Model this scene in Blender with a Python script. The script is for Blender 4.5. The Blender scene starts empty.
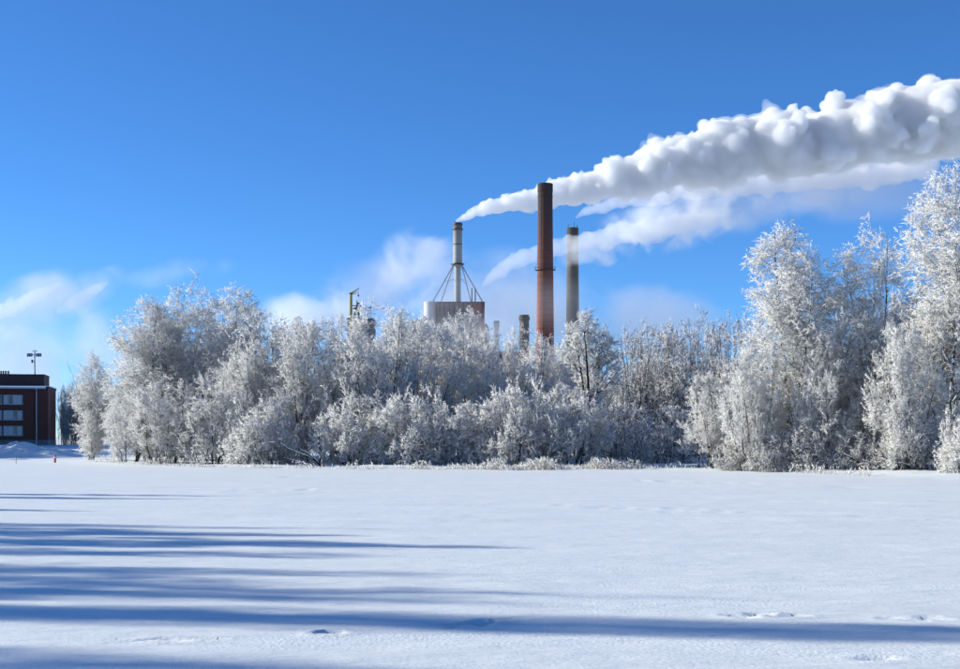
import bpy, bmesh, math, random
import numpy as np
from mathutils import Vector, Matrix

# ---------------------------------------------------------------- camera, sky, sun, exposure
scn = bpy.context.scene
COL = scn.collection
F = 1319.0            # focal length of the photograph in its own pixels (960 wide)
HZ = 437.0            # horizon row in the photograph
EYE = 2.0             # eye height above the ice

cam_d = bpy.data.cameras.new('camera')
cam = bpy.data.objects.new('camera', cam_d)
COL.objects.link(cam)
cam.location = (0, 0, EYE)
cam.rotation_euler = (math.radians(90), 0, 0)
cam_d.sensor_width = 36.0
cam_d.lens = F / 960.0 * 36.0
cam_d.shift_y = (HZ - 334.5) / 960.0
cam_d.clip_start = 0.1
cam_d.clip_end = 20000
scn.camera = cam

SUN_EL = math.radians(21.0)
SUN_SLOPE = 0.18                       # sun a little beyond square to the view
SUN_AZ = math.atan2(-1.0, SUN_SLOPE)      # clockwise from +Y
world = bpy.data.worlds.new('World')
scn.world = world
world.use_nodes = True
wn = world.node_tree.nodes
wl = world.node_tree.links
wn.clear()
sky = wn.new('ShaderNodeTexSky')
sky.sky_type = 'NISHITA'
sky.sun_disc = False
sky.sun_elevation = SUN_EL
sky.sun_rotation = SUN_AZ
sky.altitude = 3000
sky.air_density = 1.0
sky.dust_density = 0.0
sky.ozone_density = 8.0
hsv = wn.new('ShaderNodeHueSaturation')
hsv.inputs['Saturation'].default_value = 1.05
bg = wn.new('ShaderNodeBackground')
bg.inputs['Strength'].default_value = 0.116
wo = wn.new('ShaderNodeOutputWorld')
wl.new(sky.outputs[0], hsv.inputs['Color'])
wl.new(hsv.outputs[0], bg.inputs['Color'])
wl.new(bg.outputs[0], wo.inputs['Surface'])

sun_d = bpy.data.lights.new('sun', 'SUN')
sun_d.energy = 4.5
sun_d.angle = math.radians(0.53)
sun_d.color = (1.0, 0.97, 0.85)
sun = bpy.data.objects.new('sun', sun_d)
COL.objects.link(sun)
sdir = Vector((math.sin(SUN_AZ) * math.cos(SUN_EL), math.cos(SUN_AZ) * math.cos(SUN_EL), math.sin(SUN_EL)))
sun.rotation_euler = sdir.to_track_quat('Z', 'Y').to_euler()
sun.location = (-60, 15, 40)

scn.render.engine = 'CYCLES'
vs = scn.view_settings
vs.view_transform = 'Standard'
vs.look = 'None'
vs.exposure = 0.65
vs.gamma = 1.0
vs.use_curve_mapping = False
cy = scn.cycles
cy.use_denoising = True
cy.max_bounces = 16
cy.diffuse_bounces = 8
cy.glossy_bounces = 2
cy.transmission_bounces = 4
cy.volume_bounces = 10
cy.transparent_max_bounces = 8
cy.volume_max_steps = 256

# ---------------------------------------------------------------- helpers
def wx(u, d):
    return (u - 480.0) / F * d

def wz(v, d):
    return (HZ - v) / F * d + EYE

def tag(o, label=None, cat=None, group=None, kind=None):
    if label: o['label'] = label
    if cat: o['category'] = cat
    if group: o['group'] = group
    if kind: o['kind'] = kind
    return o

def empty(name, loc, rz=0.0):
    o = bpy.data.objects.new(name, None)
    o.empty_display_size = 0.3
    o.location = loc
    o.rotation_euler = (0, 0, rz)
    COL.objects.link(o)
    return o

def link(name, me, parent=None, loc=None):
    o = bpy.data.objects.new(name, me)
    COL.objects.link(o)
    if parent is not None: o.parent = parent
    if loc is not None: o.location = loc
    return o

class MB:
    """collects boxes, tubes, lathes in world or local coordinates; build() makes one mesh object"""
    def __init__(s):
        s.v = []; s.f = []
    def add(s, vs_, fs):
        b = len(s.v)
        s.v += [tuple(p) for p in vs_]
        s.f += [tuple(i + b for i in f) for f in fs]
        return s
    def box(s, x0, x1, y0, y1, z0, z1):
        return s.add([(x0,y0,z0),(x1,y0,z0),(x1,y1,z0),(x0,y1,z0),(x0,y0,z1),(x1,y0,z1),(x1,y1,z1),(x0,y1,z1)],
                     [(0,3,2,1),(4,5,6,7),(0,1,5,4),(1,2,6,5),(2,3,7,6),(3,0,4,7)])
    def tube(s, pts, rad, n=8, caps=True):
        pts = [Vector(p) for p in pts]
        if not hasattr(rad, '__len__'): rad = [rad] * len(pts)
        vs_ = []
        for i, p in enumerate(pts):
            t = (pts[min(i+1, len(pts)-1)] - pts[max(i-1, 0)]).normalized()
            a = Vector((0,0,1)) if abs(t.z) < 0.9 else Vector((1,0,0))
            u = t.cross(a).normalized(); w = t.cross(u)
            for k in range(n):
                an = 2*math.pi*k/n
                vs_.append(p + (u*math.cos(an) + w*math.sin(an)) * rad[i])
        fs = []
        for i in range(len(pts)-1):
            for k in range(n):
                k2 = (k+1) % n
                fs.append((i*n+k, i*n+k2, (i+1)*n+k2, (i+1)*n+k))
        if caps:
            fs.append(tuple(range(n-1, -1, -1)))
            fs.append(tuple(range((len(pts)-1)*n, len(pts)*n)))
        return s.add(vs_, fs)
    def lathe(s, prof, n=32, cx=0, cy_=0):
        vs_ = []
        for r, z in prof:
            for k in range(n):
                a = 2*math.pi*k/n
                vs_.append((cx + r*math.cos(a), cy_ + r*math.sin(a), z))
        fs = []
        for i in range(len(prof)-1):
            for k in range(n):
                k2 = (k+1) % n
                fs.append((i*n+k, i*n+k2, (i+1)*n+k2, (i+1)*n+k))
        return s.add(vs_, fs)
    def build(s, name, mat, parent=None, loc=None, smooth=False):
        me = bpy.data.meshes.new(name)
        me.from_pydata(s.v, [], s.f)
        bm = bmesh.new(); bm.from_mesh(me)
        bmesh.ops.recalc_face_normals(bm, faces=bm.faces)
        bm.to_mesh(me); bm.free()
        me.materials.append(mat)
        if smooth:
            me.polygons.foreach_set('use_smooth', [True]*len(me.polygons))
        return link(name, me, parent, loc)

def np_mesh(name, co, faces, mats, mat_idx=None, smooth=False):
    """faces: list of int arrays (m, k), one array for each polygon size"""
    me = bpy.data.meshes.new(name)
    me.vertices.add(len(co))
    me.vertices.foreach_set('co', np.ascontiguousarray(co, dtype=np.float32).ravel())
    idx = np.concatenate([f.ravel() for f in faces]).astype(np.int32)
    tot = np.concatenate([np.full(len(f), f.shape[1], np.int32) for f in faces])
    start = np.concatenate([[0], np.cumsum(tot)[:-1]]).astype(np.int32)
    me.loops.add(len(idx))
    me.loops.foreach_set('vertex_index', idx)
    me.polygons.add(len(tot))
    me.polygons.foreach_set('loop_start', start)
    if mat_idx is not None:
        me.polygons.foreach_set('material_index', mat_idx.astype(np.int32))
    if smooth:
        me.polygons.foreach_set('use_smooth', np.ones(len(tot), bool))
    for m in mats: me.materials.append(m)
    me.update(calc_edges=True)
    return me

def hash2(ix, iy, seed):
    h = (ix.astype(np.int64) * 374761393 + iy.astype(np.int64) * 668265263 + seed * 1442695041) & 0xFFFFFFFF
    h = ((h ^ (h >> 13)) * 1274126177) & 0xFFFFFFFF
    h = h ^ (h >> 16)
    return (h & 0xFFFF) / 65535.0

def vnoise(x, y, seed=0):
    ix = np.floor(x); iy = np.floor(y)
    fx = x - ix; fy = y - iy
    fx = fx*fx*(3-2*fx); fy = fy*fy*(3-2*fy)
    a = hash2(ix, iy, seed); b = hash2(ix+1, iy, seed); c = hash2(ix, iy+1, seed); d = hash2(ix+1, iy+1, seed)
    return (a*(1-fx)+b*fx)*(1-fy) + (c*(1-fx)+d*fx)*fy - 0.5

def vnoise3(x, y, z, seed=0):
    iz = np.floor(z); fz = z-iz; fz = fz*fz*(3-2*fz)
    a = np.zeros(len(x)); b = np.zeros(len(x))
    ix = np.floor(x); iy = np.floor(y); fx = x-ix; fy = y-iy
    fx = fx*fx*(3-2*fx); fy = fy*fy*(3-2*fy)
    def lat(k):
        h = lambda i, j: hash2(ix+i + 57*(iz+k), iy+j + 131*(iz+k), seed)
        return (h(0, 0)*(1-fx)+h(1, 0)*fx)*(1-fy) + (h(0, 1)*(1-fx)+h(1, 1)*fx)*fy
    return lat(0)*(1-fz) + lat(1)*fz - 0.5

def sstep(a, b, x):
    t = np.clip((x-a)/(b-a), 0, 1)
    return t*t*(3-2*t)

# ---------------------------------------------------------------- materials
def mat(name):
    m = bpy.data.materials.new(name)
    m.use_nodes = True
    nt = m.node_tree
    nt.nodes.clear()
    out = nt.nodes.new('ShaderNodeOutputMaterial')
    return m, nt, out

def N(nt, typ, **kw):
    n = nt.nodes.new(typ)
    for k, v in kw.items():
        if k in n.inputs: n.inputs[k].default_value = v
        else: setattr(n, k, v)
    return n

def simple(name, c1, c2=None, scale=1.0, rough=0.8, metal=0.0, bump=0.0, bscale=20.0, detail=6.0, stretch=None):
    m, nt, out = mat(name)
    p = N(nt, 'ShaderNodeBsdfPrincipled')
    p.inputs['Roughness'].default_value = rough
    p.inputs['Metallic'].default_value = metal
    p.inputs['Base Color'].default_value = (*c1, 1)
    tc = N(nt, 'ShaderNodeTexCoord')
    src = tc.outputs['Object']
    if stretch:
        mp = N(nt, 'ShaderNodeMapping')
        mp.inputs['Scale'].default_value = stretch
        nt.links.new(src, mp.inputs['Vector']); src = mp.outputs[0]
    if c2:
        nz = N(nt, 'ShaderNodeTexNoise'); nz.inputs['Scale'].default_value = scale; nz.inputs['Detail'].default_value = detail
        nt.links.new(src, nz.inputs['Vector'])
        cr = N(nt, 'ShaderNodeValToRGB')
        cr.color_ramp.elements[0].position = 0.35; cr.color_ramp.elements[0].color = (*c1, 1)
        cr.color_ramp.elements[1].position = 0.65; cr.color_ramp.elements[1].color = (*c2, 1)
        nt.links.new(nz.outputs[0], cr.inputs[0]); nt.links.new(cr.outputs[0], p.inputs['Base Color'])
    if bump:
        nb = N(nt, 'ShaderNodeTexNoise'); nb.inputs['Scale'].default_value = bscale; nb.inputs['Detail'].default_value = 5
        nt.links.new(src, nb.inputs['Vector'])
        b = N(nt, 'ShaderNodeBump'); b.inputs['Strength'].default_value = bump; b.inputs['Distance'].default_value = 0.05
        nt.links.new(nb.outputs[0], b.inputs['Height']); nt.links.new(b.outputs[0], p.inputs['Normal'])
    nt.links.new(p.outputs[0], out.inputs['Surface'])
    return m

def snow_material():
    m, nt, out = mat('snow')
    p = N(nt, 'ShaderNodeBsdfPrincipled')
    p.inputs['Base Color'].default_value = (0.86, 0.89, 0.93, 1)
    p.inputs['Roughness'].default_value = 0.55
    p.inputs['Specular IOR Level'].default_value = 0.25
    tc = N(nt, 'ShaderNodeTexCoord')
    # wind-packed ripples, stretched along the wind, and a grain of crystals
    mp = N(nt, 'ShaderNodeMapping'); mp.inputs['Scale'].default_value = (0.55, 2.2, 1); mp.inputs['Rotation'].default_value = (0, 0, 0.15)
    nt.links.new(tc.outputs['Object'], mp.inputs['Vector'])
    n1 = N(nt, 'ShaderNodeTexNoise'); n1.inputs['Scale'].default_value = 1.6; n1.inputs['Detail'].default_value = 8; n1.inputs['Roughness'].default_value = 0.62
    nt.links.new(mp.outputs[0], n1.inputs['Vector'])
    n2 = N(nt, 'ShaderNodeTexNoise'); n2.inputs['Scale'].default_value = 22; n2.inputs['Detail'].default_value = 3
    nt.links.new(tc.outputs['Object'], n2.inputs['Vector'])
    b1 = N(nt, 'ShaderNodeBump'); b1.inputs['Strength'].default_value = 0.75; b1.inputs['Distance'].default_value = 0.07
    b2 = N(nt, 'ShaderNodeBump'); b2.inputs['Strength'].default_value = 0.6; b2.inputs['Distance'].default_value = 0.014
    nt.links.new(n1.outputs[0], b1.inputs['Height'])
    nt.links.new(b1.outputs[0], b2.inputs['Normal'])
    nt.links.new(b2.outputs[0], p.inputs['Normal'])
    # faint difference between loose and packed snow
    n3 = N(nt, 'ShaderNodeTexNoise'); n3.inputs['Scale'].default_value = 0.35; n3.inputs['Detail'].default_value = 4
    nt.links.new(mp.outputs[0], n3.inputs['Vector'])
    pk = N(nt, 'ShaderNodeMapRange'); pk.inputs['From Min'].default_value = 0.4; pk.inputs['From Max'].default_value = 0.65; pk.inputs['To Min'].default_value = 0.25; pk.inputs['To Max'].default_value = 1.3
    nt.links.new(n3.outputs[0], pk.inputs['Value'])
    gm = N(nt, 'ShaderNodeMath', operation='MULTIPLY'); nt.links.new(n2.outputs[0], gm.inputs[0]); nt.links.new(pk.outputs[0], gm.inputs[1])
    nt.links.new(gm.outputs[0], b2.inputs['Height'])
    cr = N(nt, 'ShaderNodeValToRGB')
    cr.color_ramp.elements[0].position = 0.3; cr.color_ramp.elements[0].color = (0.76, 0.785, 0.775, 1)
    cr.color_ramp.elements[1].position = 0.7; cr.color_ramp.elements[1].color = (0.825, 0.85, 0.835, 1)
    nt.links.new(n3.outputs[0], cr.inputs[0]); nt.links.new(cr.outputs[0], p.inputs['Base Color'])
    nt.links.new(p.outputs[0], out.inputs['Surface'])
    return m

def frost_material(name='hoar_frost', col=(0.97, 0.96, 0.94), trans=0.58):
    m, nt, out = mat(name)
    d = N(nt, 'ShaderNodeBsdfDiffuse'); d.inputs['Color'].default_value = (*col, 1)
    t = N(nt, 'ShaderNodeBsdfTranslucent'); t.inputs['Color'].default_value = (*col, 1)
    mx = N(nt, 'ShaderNodeMixShader'); mx.inputs[0].default_value = trans
    nt.links.new(d.outputs[0], mx.inputs[1]); nt.links.new(t.outputs[0], mx.inputs[2])
    nt.links.new(mx.outputs[0], out.inputs['Surface'])
    return m

def bark_material(name, col, frost_amt):
    """bark with rime clinging to it in patches, more on the upper side"""
    m, nt, out = mat(name)
    p = N(nt, 'ShaderNodeBsdfDiffuse')
    tc = N(nt, 'ShaderNodeTexCoord')
    ge = N(nt, 'ShaderNodeNewGeometry')
    sx = N(nt, 'ShaderNodeSeparateXYZ'); nt.links.new(ge.outputs['Normal'], sx.inputs[0])
    nz = N(nt, 'ShaderNodeTexNoise'); nz.inputs['Scale'].default_value = 5; nz.inputs['Detail'].default_value = 5
    nt.links.new(tc.outputs['Object'], nz.inputs['Vector'])
    a = N(nt, 'ShaderNodeMath', operation='MULTIPLY_ADD'); a.inputs[1].default_value = 0.35
    nt.links.new(sx.outputs['Z'], a.inputs[0]); nt.links.new(nz.outputs[0], a.inputs[2])
    cr = N(nt, 'ShaderNodeValToRGB')
    e = cr.color_ramp.elements
    e[0].position = max(0.0, 0.62 - frost_amt*0.5); e[0].color = (*col, 1)
    e[1].position = max(0.05, 0.78 - frost_amt*0.5); e[1].color = (0.80, 0.82, 0.86, 1)
    nt.links.new(a.outputs[0], cr.inputs[0]); nt.links.new(cr.outputs[0], p.inputs['Color'])
    nt.links.new(p.outputs[0], out.inputs['Surface'])
    return m

def smoke_material(name, density, col=(0.97, 0.97, 0.98), aniso=0.0):
    m, nt, out = mat(name)
    v = N(nt, 'ShaderNodeVolumePrincipled')
    v.inputs['Color'].default_value = (*col, 1)
    v.inputs['Density'].default_value = density
    v.inputs['Anisotropy'].default_value = aniso
    nt.links.new(v.outputs[0], out.inputs['Volume'])
    return m

def mist_material(name, density, nscale, lo, hi, power=1.0, col=(0.95, 0.955, 0.97), detail=4.0, aniso=0.0):
    """ragged steam: noise carved out of an ellipsoid that thins out to its rim"""
    m, nt, out = mat(name)
    v = N(nt, 'ShaderNodeVolumePrincipled')
    v.inputs['Color'].default_value = (*col, 1)
    v.inputs['Anisotropy'].default_value = aniso
    tc = N(nt, 'ShaderNodeTexCoord'); ge = N(nt, 'ShaderNodeNewGeometry')
    ln = N(nt, 'ShaderNodeVectorMath', operation='LENGTH'); nt.links.new(tc.outputs['Object'], ln.inputs[0])
    sb = N(nt, 'ShaderNodeMath', operation='SUBTRACT'); sb.inputs[0].default_value = 1.0; nt.links.new(ln.outputs['Value'], sb.inputs[1])
    rim = N(nt, 'ShaderNodeMapRange'); rim.interpolation_type = 'SMOOTHSTEP'; rim.inputs['From Min'].default_value = 0.0; rim.inputs['From Max'].default_value = 0.35
    nt.links.new(sb.outputs[0], rim.inputs['Value'])
    nz = N(nt, 'ShaderNodeTexNoise'); nz.inputs['Scale'].default_value = nscale; nz.inputs['Detail'].default_value = detail; nz.inputs['Roughness'].default_value = 0.55; nz.inputs['Distortion'].default_value = 0.4
    nt.links.new(ge.outputs['Position'], nz.inputs['Vector'])
    ad = N(nt, 'ShaderNodeMath', operation='MULTIPLY_ADD'); ad.inputs[1].default_value = power
    nt.links.new(nz.outputs[0], ad.inputs[0]); nt.links.new(sb.outputs[0], ad.inputs[2])
    mr = N(nt, 'ShaderNodeMapRange'); mr.inputs['From Min'].default_value = lo + power*0.5; mr.inputs['From Max'].default_value = hi + power*0.5
    nt.links.new(ad.outputs[0], mr.inputs['Value'])
    mu = N(nt, 'ShaderNodeMath', operation='MULTIPLY'); nt.links.new(mr.outputs[0], mu.inputs[0]); nt.links.new(rim.outputs[0], mu.inputs[1])
    ml = N(nt, 'ShaderNodeMath', operation='MULTIPLY'); ml.inputs[1].default_value = density
    nt.links.new(mu.outputs[0], ml.inputs[0])
    m.cycles.volume_step_rate = 0.35
    nt.links.new(ml.outputs[0], v.inputs['Density'])
    nt.links.new(v.outputs[0], out.inputs['Volume'])
    return m

M = {}
M['snow'] = snow_material()
M['frost'] = frost_material()
M['bark'] = bark_material('birch_bark', (0.075, 0.06, 0.05), 0.35)
M['dark_bark'] = bark_material('alder_bark', (0.035, 0.028, 0.024), 0.15)
M['rimed'] = bark_material('rimed_twig', (0.085, 0.07, 0.06), 0.5)
M['twig'] = bark_material('bare_twig', (0.08, 0.062, 0.05), 0.2)
M['reed'] = simple('dry_reed', (0.36, 0.30, 0.20), (0.70, 0.68, 0.64), scale=3, rough=0.9)

# ---------------------------------------------------------------- the ground: ice, banks and land in one sheet
SHORE_U = [(-400, 452), (-60, 455), (40, 459.5), (75, 461.5), (110, 463.5), (230, 467.5), (460, 468.5), (700, 468), (800, 471.5), (960, 477), (1300, 492), (1700, 510)]
_sx = []; _sy = []
for u, v in SHORE_U:
    d = EYE * F / (v - HZ)
    _sx.append(wx(u, d)); _sy.append(d)
_o = np.argsort(_sx); _sx = np.array(_sx)[_o]; _sy = np.array(_sy)[_o]

def shore_y(x):
    return np.interp(x, _sx, _sy)

def ground_z(x, y):
    x = np.asarray(x, float); y = np.asarray(y, float)
    dist = np.maximum(y - shore_y(x) + 2.5, (-33.0 - 0.10*(y-20)) - x)
    wob = vnoise(x*0.35, y*0.35, 5)*2.2 + vnoise(x*0.13, y*0.1, 6)*3.0
    z = 0.13*sstep(-3.0, 3.0, dist + wob) + 0.30*sstep(8, 40, dist)
    z = z + (0.03 + 0.13*sstep(-6, 2, dist)) * (vnoise(x*0.30, y*0.6, 1) + 0.5*vnoise(x*0.8, y*1.6, 2))
    ridge = sstep(0.0, 0.3, vnoise(x*0.09, y*0.22, 12))
    z = z + (0.008+0.022*ridge)*vnoise(x*1.1+0.3*y, y*4.0, 3) + 0.006*vnoise(x*4, y*9, 4)
    return z

def gz(x, y):
    return float(ground_z(np.array([x]), np.array([y]))[0])

def axis(a, b, s0, g, s_max=1e9):
    out = [a]; s = s0
    while out[-1] < b:
        out.append(out[-1] + s); s = min(s*g, s_max)
    return np.array(out)

def make_ground():
    xp = np.concatenate([np.arange(0, 7.5, 0.10), axis(7.5, 9000, 0.11, 1.05)])
    xs = np.concatenate([-xp[::-1][:-1], xp])
    ys = np.concatenate([[-9000, -2000, -500, -150, -60, -25, -10, -3, 2, 5, 7], np.arange(8.5, 18, 0.075), axis(18, 9000, 0.08, 1.02)])
    ys = ys[np.concatenate([[True], np.diff(ys) > 1e-6])]
    X, Y = np.meshgrid(xs, ys)
    Z = ground_z(X, Y)
    far = sstep(400, 900, np.hypot(X, Y))
    Z = Z*(1-far) + far*0.5*(Y > 0)
    # animal tracks and broken crust: short runs of prints pressed into the snow
    rng = np.random.default_rng(4)
    def prints(u0, v0, u1, v1, n, r, dep):
        nonlocal Z
        for i in range(n):
            t = (i + rng.uniform(-.3, .3)) / max(1, n-1)
            v = v0 + (v1-v0)*t; u = u0 + (u1-u0)*t
            d = EYE*F/(v-HZ); x = wx(u, d); y = d + rng.normal(0, 0.1 if d < 25 else 0.45)
            j0, j1 = np.searchsorted(ys, [y-4*r, y+4*r]); i0, i1 = np.searchsorted(xs, [x-4*r, x+4*r])
            q = ((X[j0:j1, i0:i1]-x)**2 + (Y[j0:j1, i0:i1]-y)**2) / (r*r)
            Z[j0:j1, i0:i1] += 1.5*dep*rng.uniform(.4, 1.1)*(-np.exp(-q) + 0.25*np.exp(-(np.sqrt(q)-1.7)**2*3))
    prints(478, 623, 494, 622, 4, 0.10, 0.05)
    prints(440, 626, 520, 619, 7, 0.07, 0.025)
    prints(735, 616, 792, 616, 6, 0.10, 0.05)
    prints(892, 618, 945, 620, 5, 0.09, 0.045)
    prints(120, 642, 220, 640, 9, 0.06, 0.03)
    prints(155, 641, 180, 641, 3, 0.09, 0.05)
    prints(325, 635, 332, 634, 2, 0.10, 0.05)
    prints(870, 661, 885, 661, 2, 0.10, 0.04)
    prints(205, 490, 270, 490, 10, 0.22, 0.03)
    prints(285, 477, 300, 476, 4, 0.22, 0.04)
    prints(298, 490, 306, 490, 2, 0.18, 0.08)
    prints(640, 481, 800, 485, 90, 0.22, 0.035)
    prints(800, 485, 980, 494, 100, 0.22, 0.035)
    prints(560, 505, 960, 521, 60, 0.25, 0.02)
    ny, nx = X.shape
    co = np.stack([X, Y, Z], -1).reshape(-1, 3)
    a = (np.arange(ny-1)[:, None]*nx + np.arange(nx-1)[None, :]).ravel()
    fc = np.stack([a, a+1, a+nx+1, a+nx], 1)
    me = np_mesh('snow_ground', co, [fc], [M['snow']], smooth=True)
    o = link('snow_ground', me)
    tag(o, 'snow covered frozen lake and its low banks', kind='structure')
    print('ground', len(fc)*2)
make_ground()

# ---------------------------------------------------------------- trees: grown level by level
def unit(v):
    return v / np.maximum(np.linalg.norm(v, axis=-1, keepdims=True), 1e-9)

def grow(rng, start, dirn, length, K, jit, grav):
    n = len(start)
    pts = np.empty((n, K, 3)); pts[:, 0] = start
    d = unit(dirn)
    st = (length / (K-1))[:, None]
    for k in range(1, K):
        d = d + rng.normal(0, jit, (n, 3))
        d[:, 2] += grav/(K-1)
        d = unit(d)
        pts[:, k] = pts[:, k-1] + d*st
    return pts

def on_curve(P, idx, t):
    K = P.shape[1]
    f = t*(K-1); i = np.minimum(f.astype(int), K-2); w = (f-i)[:, None]
    a = P[idx, i]; b = P[idx, i+1]
    return a*(1-w)+b*w, unit(b-a)

def branch_off(rng, P, R, n, t0, t1, ang, spread_up=0.0):
    L = np.linalg.norm(np.diff(P, axis=1), axis=2).sum(1)
    idx = rng.choice(len(P), n, p=L/L.sum())
    t = rng.uniform(t0, t1, n)
    pos, tan = on_curve(P, idx, t)
    rnd = rng.normal(size=(n, 3))
    perp = unit(rnd - (rnd*tan).sum(1, keepdims=True)*tan)
    a = np.radians(rng.uniform(*ang, n))[:, None]
    d = tan*np.cos(a) + perp*np.sin(a)
    d[:, 2] += spread_up
    r = R[idx, 0]*(1-t) + R[idx, 1]*t
    return idx, t, pos, unit(d), r

def tubes(P, R, S):
    """P (n,K,3), R (n,2) -> verts, quads"""
    n, K, _ = P.shape
    T = np.empty_like(P)
    T[:, 1:-1] = P[:, 2:]-P[:, :-2]; T[:, 0] = P[:, 1]-P[:, 0]; T[:, -1] = P[:, -1]-P[:, -2]
    T = unit(T)
    ref = np.where(np.abs(T[..., 2:3]) < 0.9, np.array([0, 0, 1.0]), np.array([1.0, 0, 0]))
    U = unit(np.cross(T, ref)); W = np.cross(T, U)
    tt = np.linspace(0, 1, K)
    rr = R[:, :1]*(1-tt) + R[:, 1:]*tt
    an = np.arange(S)*2*np.pi/S
    V = P[:, :, None, :] + rr[:, :, None, None]*(U[:, :, None, :]*np.cos(an)[None, None, :, None] + W[:, :, None, :]*np.sin(an)[None, None, :, None])
    base = (np.arange(n)*K*S)[:, None, None] + (np.arange(K-1)*S)[None, :, None]
    k = np.arange(S)[None, None, :]; k2 = (np.arange(S)+1) % S
    k2 = k2[None, None, :]
    q = np.stack([base+k, base+k2, base+S+k2, base+S+k], -1).reshape(-1, 4)
    return V.reshape(-1, 3), q

def spikes(rng, pos, d, L, w):
    """slender three-sided rime spikes"""
    n = len(pos)
    rnd = rng.normal(size=(n, 3))
    U = unit(rnd - (rnd*d).sum(1, keepdims=True)*d); W = np.cross(d, U)
    V = np.empty((n, 4, 3))
    for k in range(3):
        a = k*2*np.pi/3
        V[:, k] = pos + (U*math.cos(a)+W*math.sin(a))*(w[:, None]*0.5)
    V[:, 3] = pos + d*L[:, None]
    b = (np.arange(n)*4)[:, None]
    f = np.concatenate([b+np.array([[0, 1, 3]]), b+np.array([[1, 2, 3]]), b+np.array([[2, 0, 3]])], 0)
    return V.reshape(-1, 3), f

def fit(rng, start, d, L, H, env, slack=0.12):
    """shorten shoots that would leave the crown's outline"""
    lim = 1 + rng.normal(0, slack, len(L))
    for _ in range(14):
        e = start + d*L[:, None]
        out = (np.hypot(e[:, 0], e[:, 1]) > env(np.clip(e[:, 2]/H, 0, 1.2))*lim) | (e[:, 2] > H*(1+0.04*lim))
        L = np.where(out, L*0.86, L)
    return L

TRI = [0]
def make_tree(name, seed, H, W, stems, stem_lean, env, l1, l2, l3, sp, barks, frost_share, stem_r=0.12, base_spread=0.3, sp_w=0.05, curve=0.25):
    rng = np.random.default_rng(seed)
    # stems
    az = rng.uniform(0, 2*np.pi, stems) if stems > 3 else np.arange(stems)*2.1+rng.uniform(0, 6)
    ln = np.radians(rng.uniform(stem_lean[0], stem_lean[1], stems))
    d0 = np.stack([np.sin(ln)*np.cos(az), np.sin(ln)*np.sin(az), np.cos(ln)], 1)
    s0 = np.stack([np.cos(az), np.sin(az), np.zeros(stems)], 1)*rng.uniform(0.1, 1, stems)[:, None]*base_spread
    s0[:, 2] = -0.25
    L0 = H*rng.uniform(0.88, 1.0, stems)
    L0 = fit(rng, s0, d0, L0, H, lambda s: env(s)*W, 0.05)
    P0 = grow(rng, s0, d0, L0, 9, 0.05, curve)
    r0 = stem_r*(L0/H)*rng.uniform(0.75, 1.1, stems)
    R0 = np.stack([r0, r0*0.16], 1)
    # limbs
    def level(P, R, n, t0, t1, ang, lr, K, jit, grav, up, rs, tpow=0.5, slack=0.12):
        i, t, pos, d, r = branch_off(rng, P, R, n, t0, t1, ang, up)
        L = rng.uniform(lr[0], lr[1], n)*(1-tpow*t)
        L = fit(rng, pos, d, L, H, lambda s: env(s)*W, slack)
        r = np.maximum(r*rs, 0.006)
        keep = L > 0.05
        return grow(rng, pos[keep], d[keep], L[keep], K, jit, grav), np.stack([r, r*0.3], 1)[keep]
    P1, R1 = level(P0, R0, *l1)
    P2, R2 = level(P1, R1, *l2)
    P3, R3 = level(P2, R2, *l3)
    # trunk part: stems and limbs
    a, qa = tubes(P0, R0, 6); b, qb = tubes(P1, R1, 4)
    tme = np_mesh(name+'_trunk', np.concatenate([a, b]), [np.concatenate([qa, qb+len(a)])], [barks[0]], smooth=True)
    # crown part: branches, twigs and the rime on them
    c, qc = tubes(P2, R2, 3); d, qd = tubes(P3, R3, 3)
    n, la, lr, dn = sp
    n2 = n//5
    i, t, p, dr, r = branch_off(rng, P3, R3, n-n2, 0.0, 1.0, la, dn)
    i2, t2, p2, dr2, r2 = branch_off(rng, P2, R2, n2, 0.15, 1.0, la, dn)
    p = np.concatenate([p, p2]); dr = np.concatenate([dr, dr2])
    sl = rng.uniform(lr[0], lr[1], n)
    sw = sp_w*rng.uniform(0.6, 1.3, n)
    e, te = spikes(rng, p, dr, sl, sw)
    co = np.concatenate([c, d, e])
    qq = np.concatenate([qc, qd+len(c)]); te = te+len(c)+len(d)
    bare = rng.uniform(size=n) > frost_share
    mi_s = np.where(bare, 2, 1); mi_s = np.concatenate([mi_s]*3)
    mi_q = np.concatenate([np.zeros(len(qc)), np.repeat(np.where(rng.uniform(size=len(P3)) > frost_share, 2, 1), len(qd)//len(P3))])
    cme = np_mesh(name+'_crown', co, [qq, te], [barks[1], M['frost'], M['twig']], np.concatenate([mi_q, mi_s]))
    TRI[0] += 2*(len(qa)+len(qb)+len(qc)+len(qd)) + len(te)
    rad = np.hypot(p[:, 0], p[:, 1])
    return dict(name=name, H=float(np.quantile(p[:, 2], 0.985)), W=float(np.quantile(rad, 0.96)), trunk=tme, crown=cme)

birch_env = lambda s: np.clip(np.where(s < 0.3, 0.78+0.73*s, 1.0*(1-((s-0.3)/0.73).clip(0, 1)**2.2)**0.62), 0.08, 1)
dome_env = lambda s: np.clip(0.05+np.sqrt(np.clip(1.02-s**2.2, 0, 1))*(0.72+0.45*np.minimum(s, 0.6)), 0.05, 1.1)
bush_env = lambda s: np.clip(0.05+np.sqrt(np.clip(1.03-s**2, 0, 1)), 0.05, 1.1)

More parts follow.
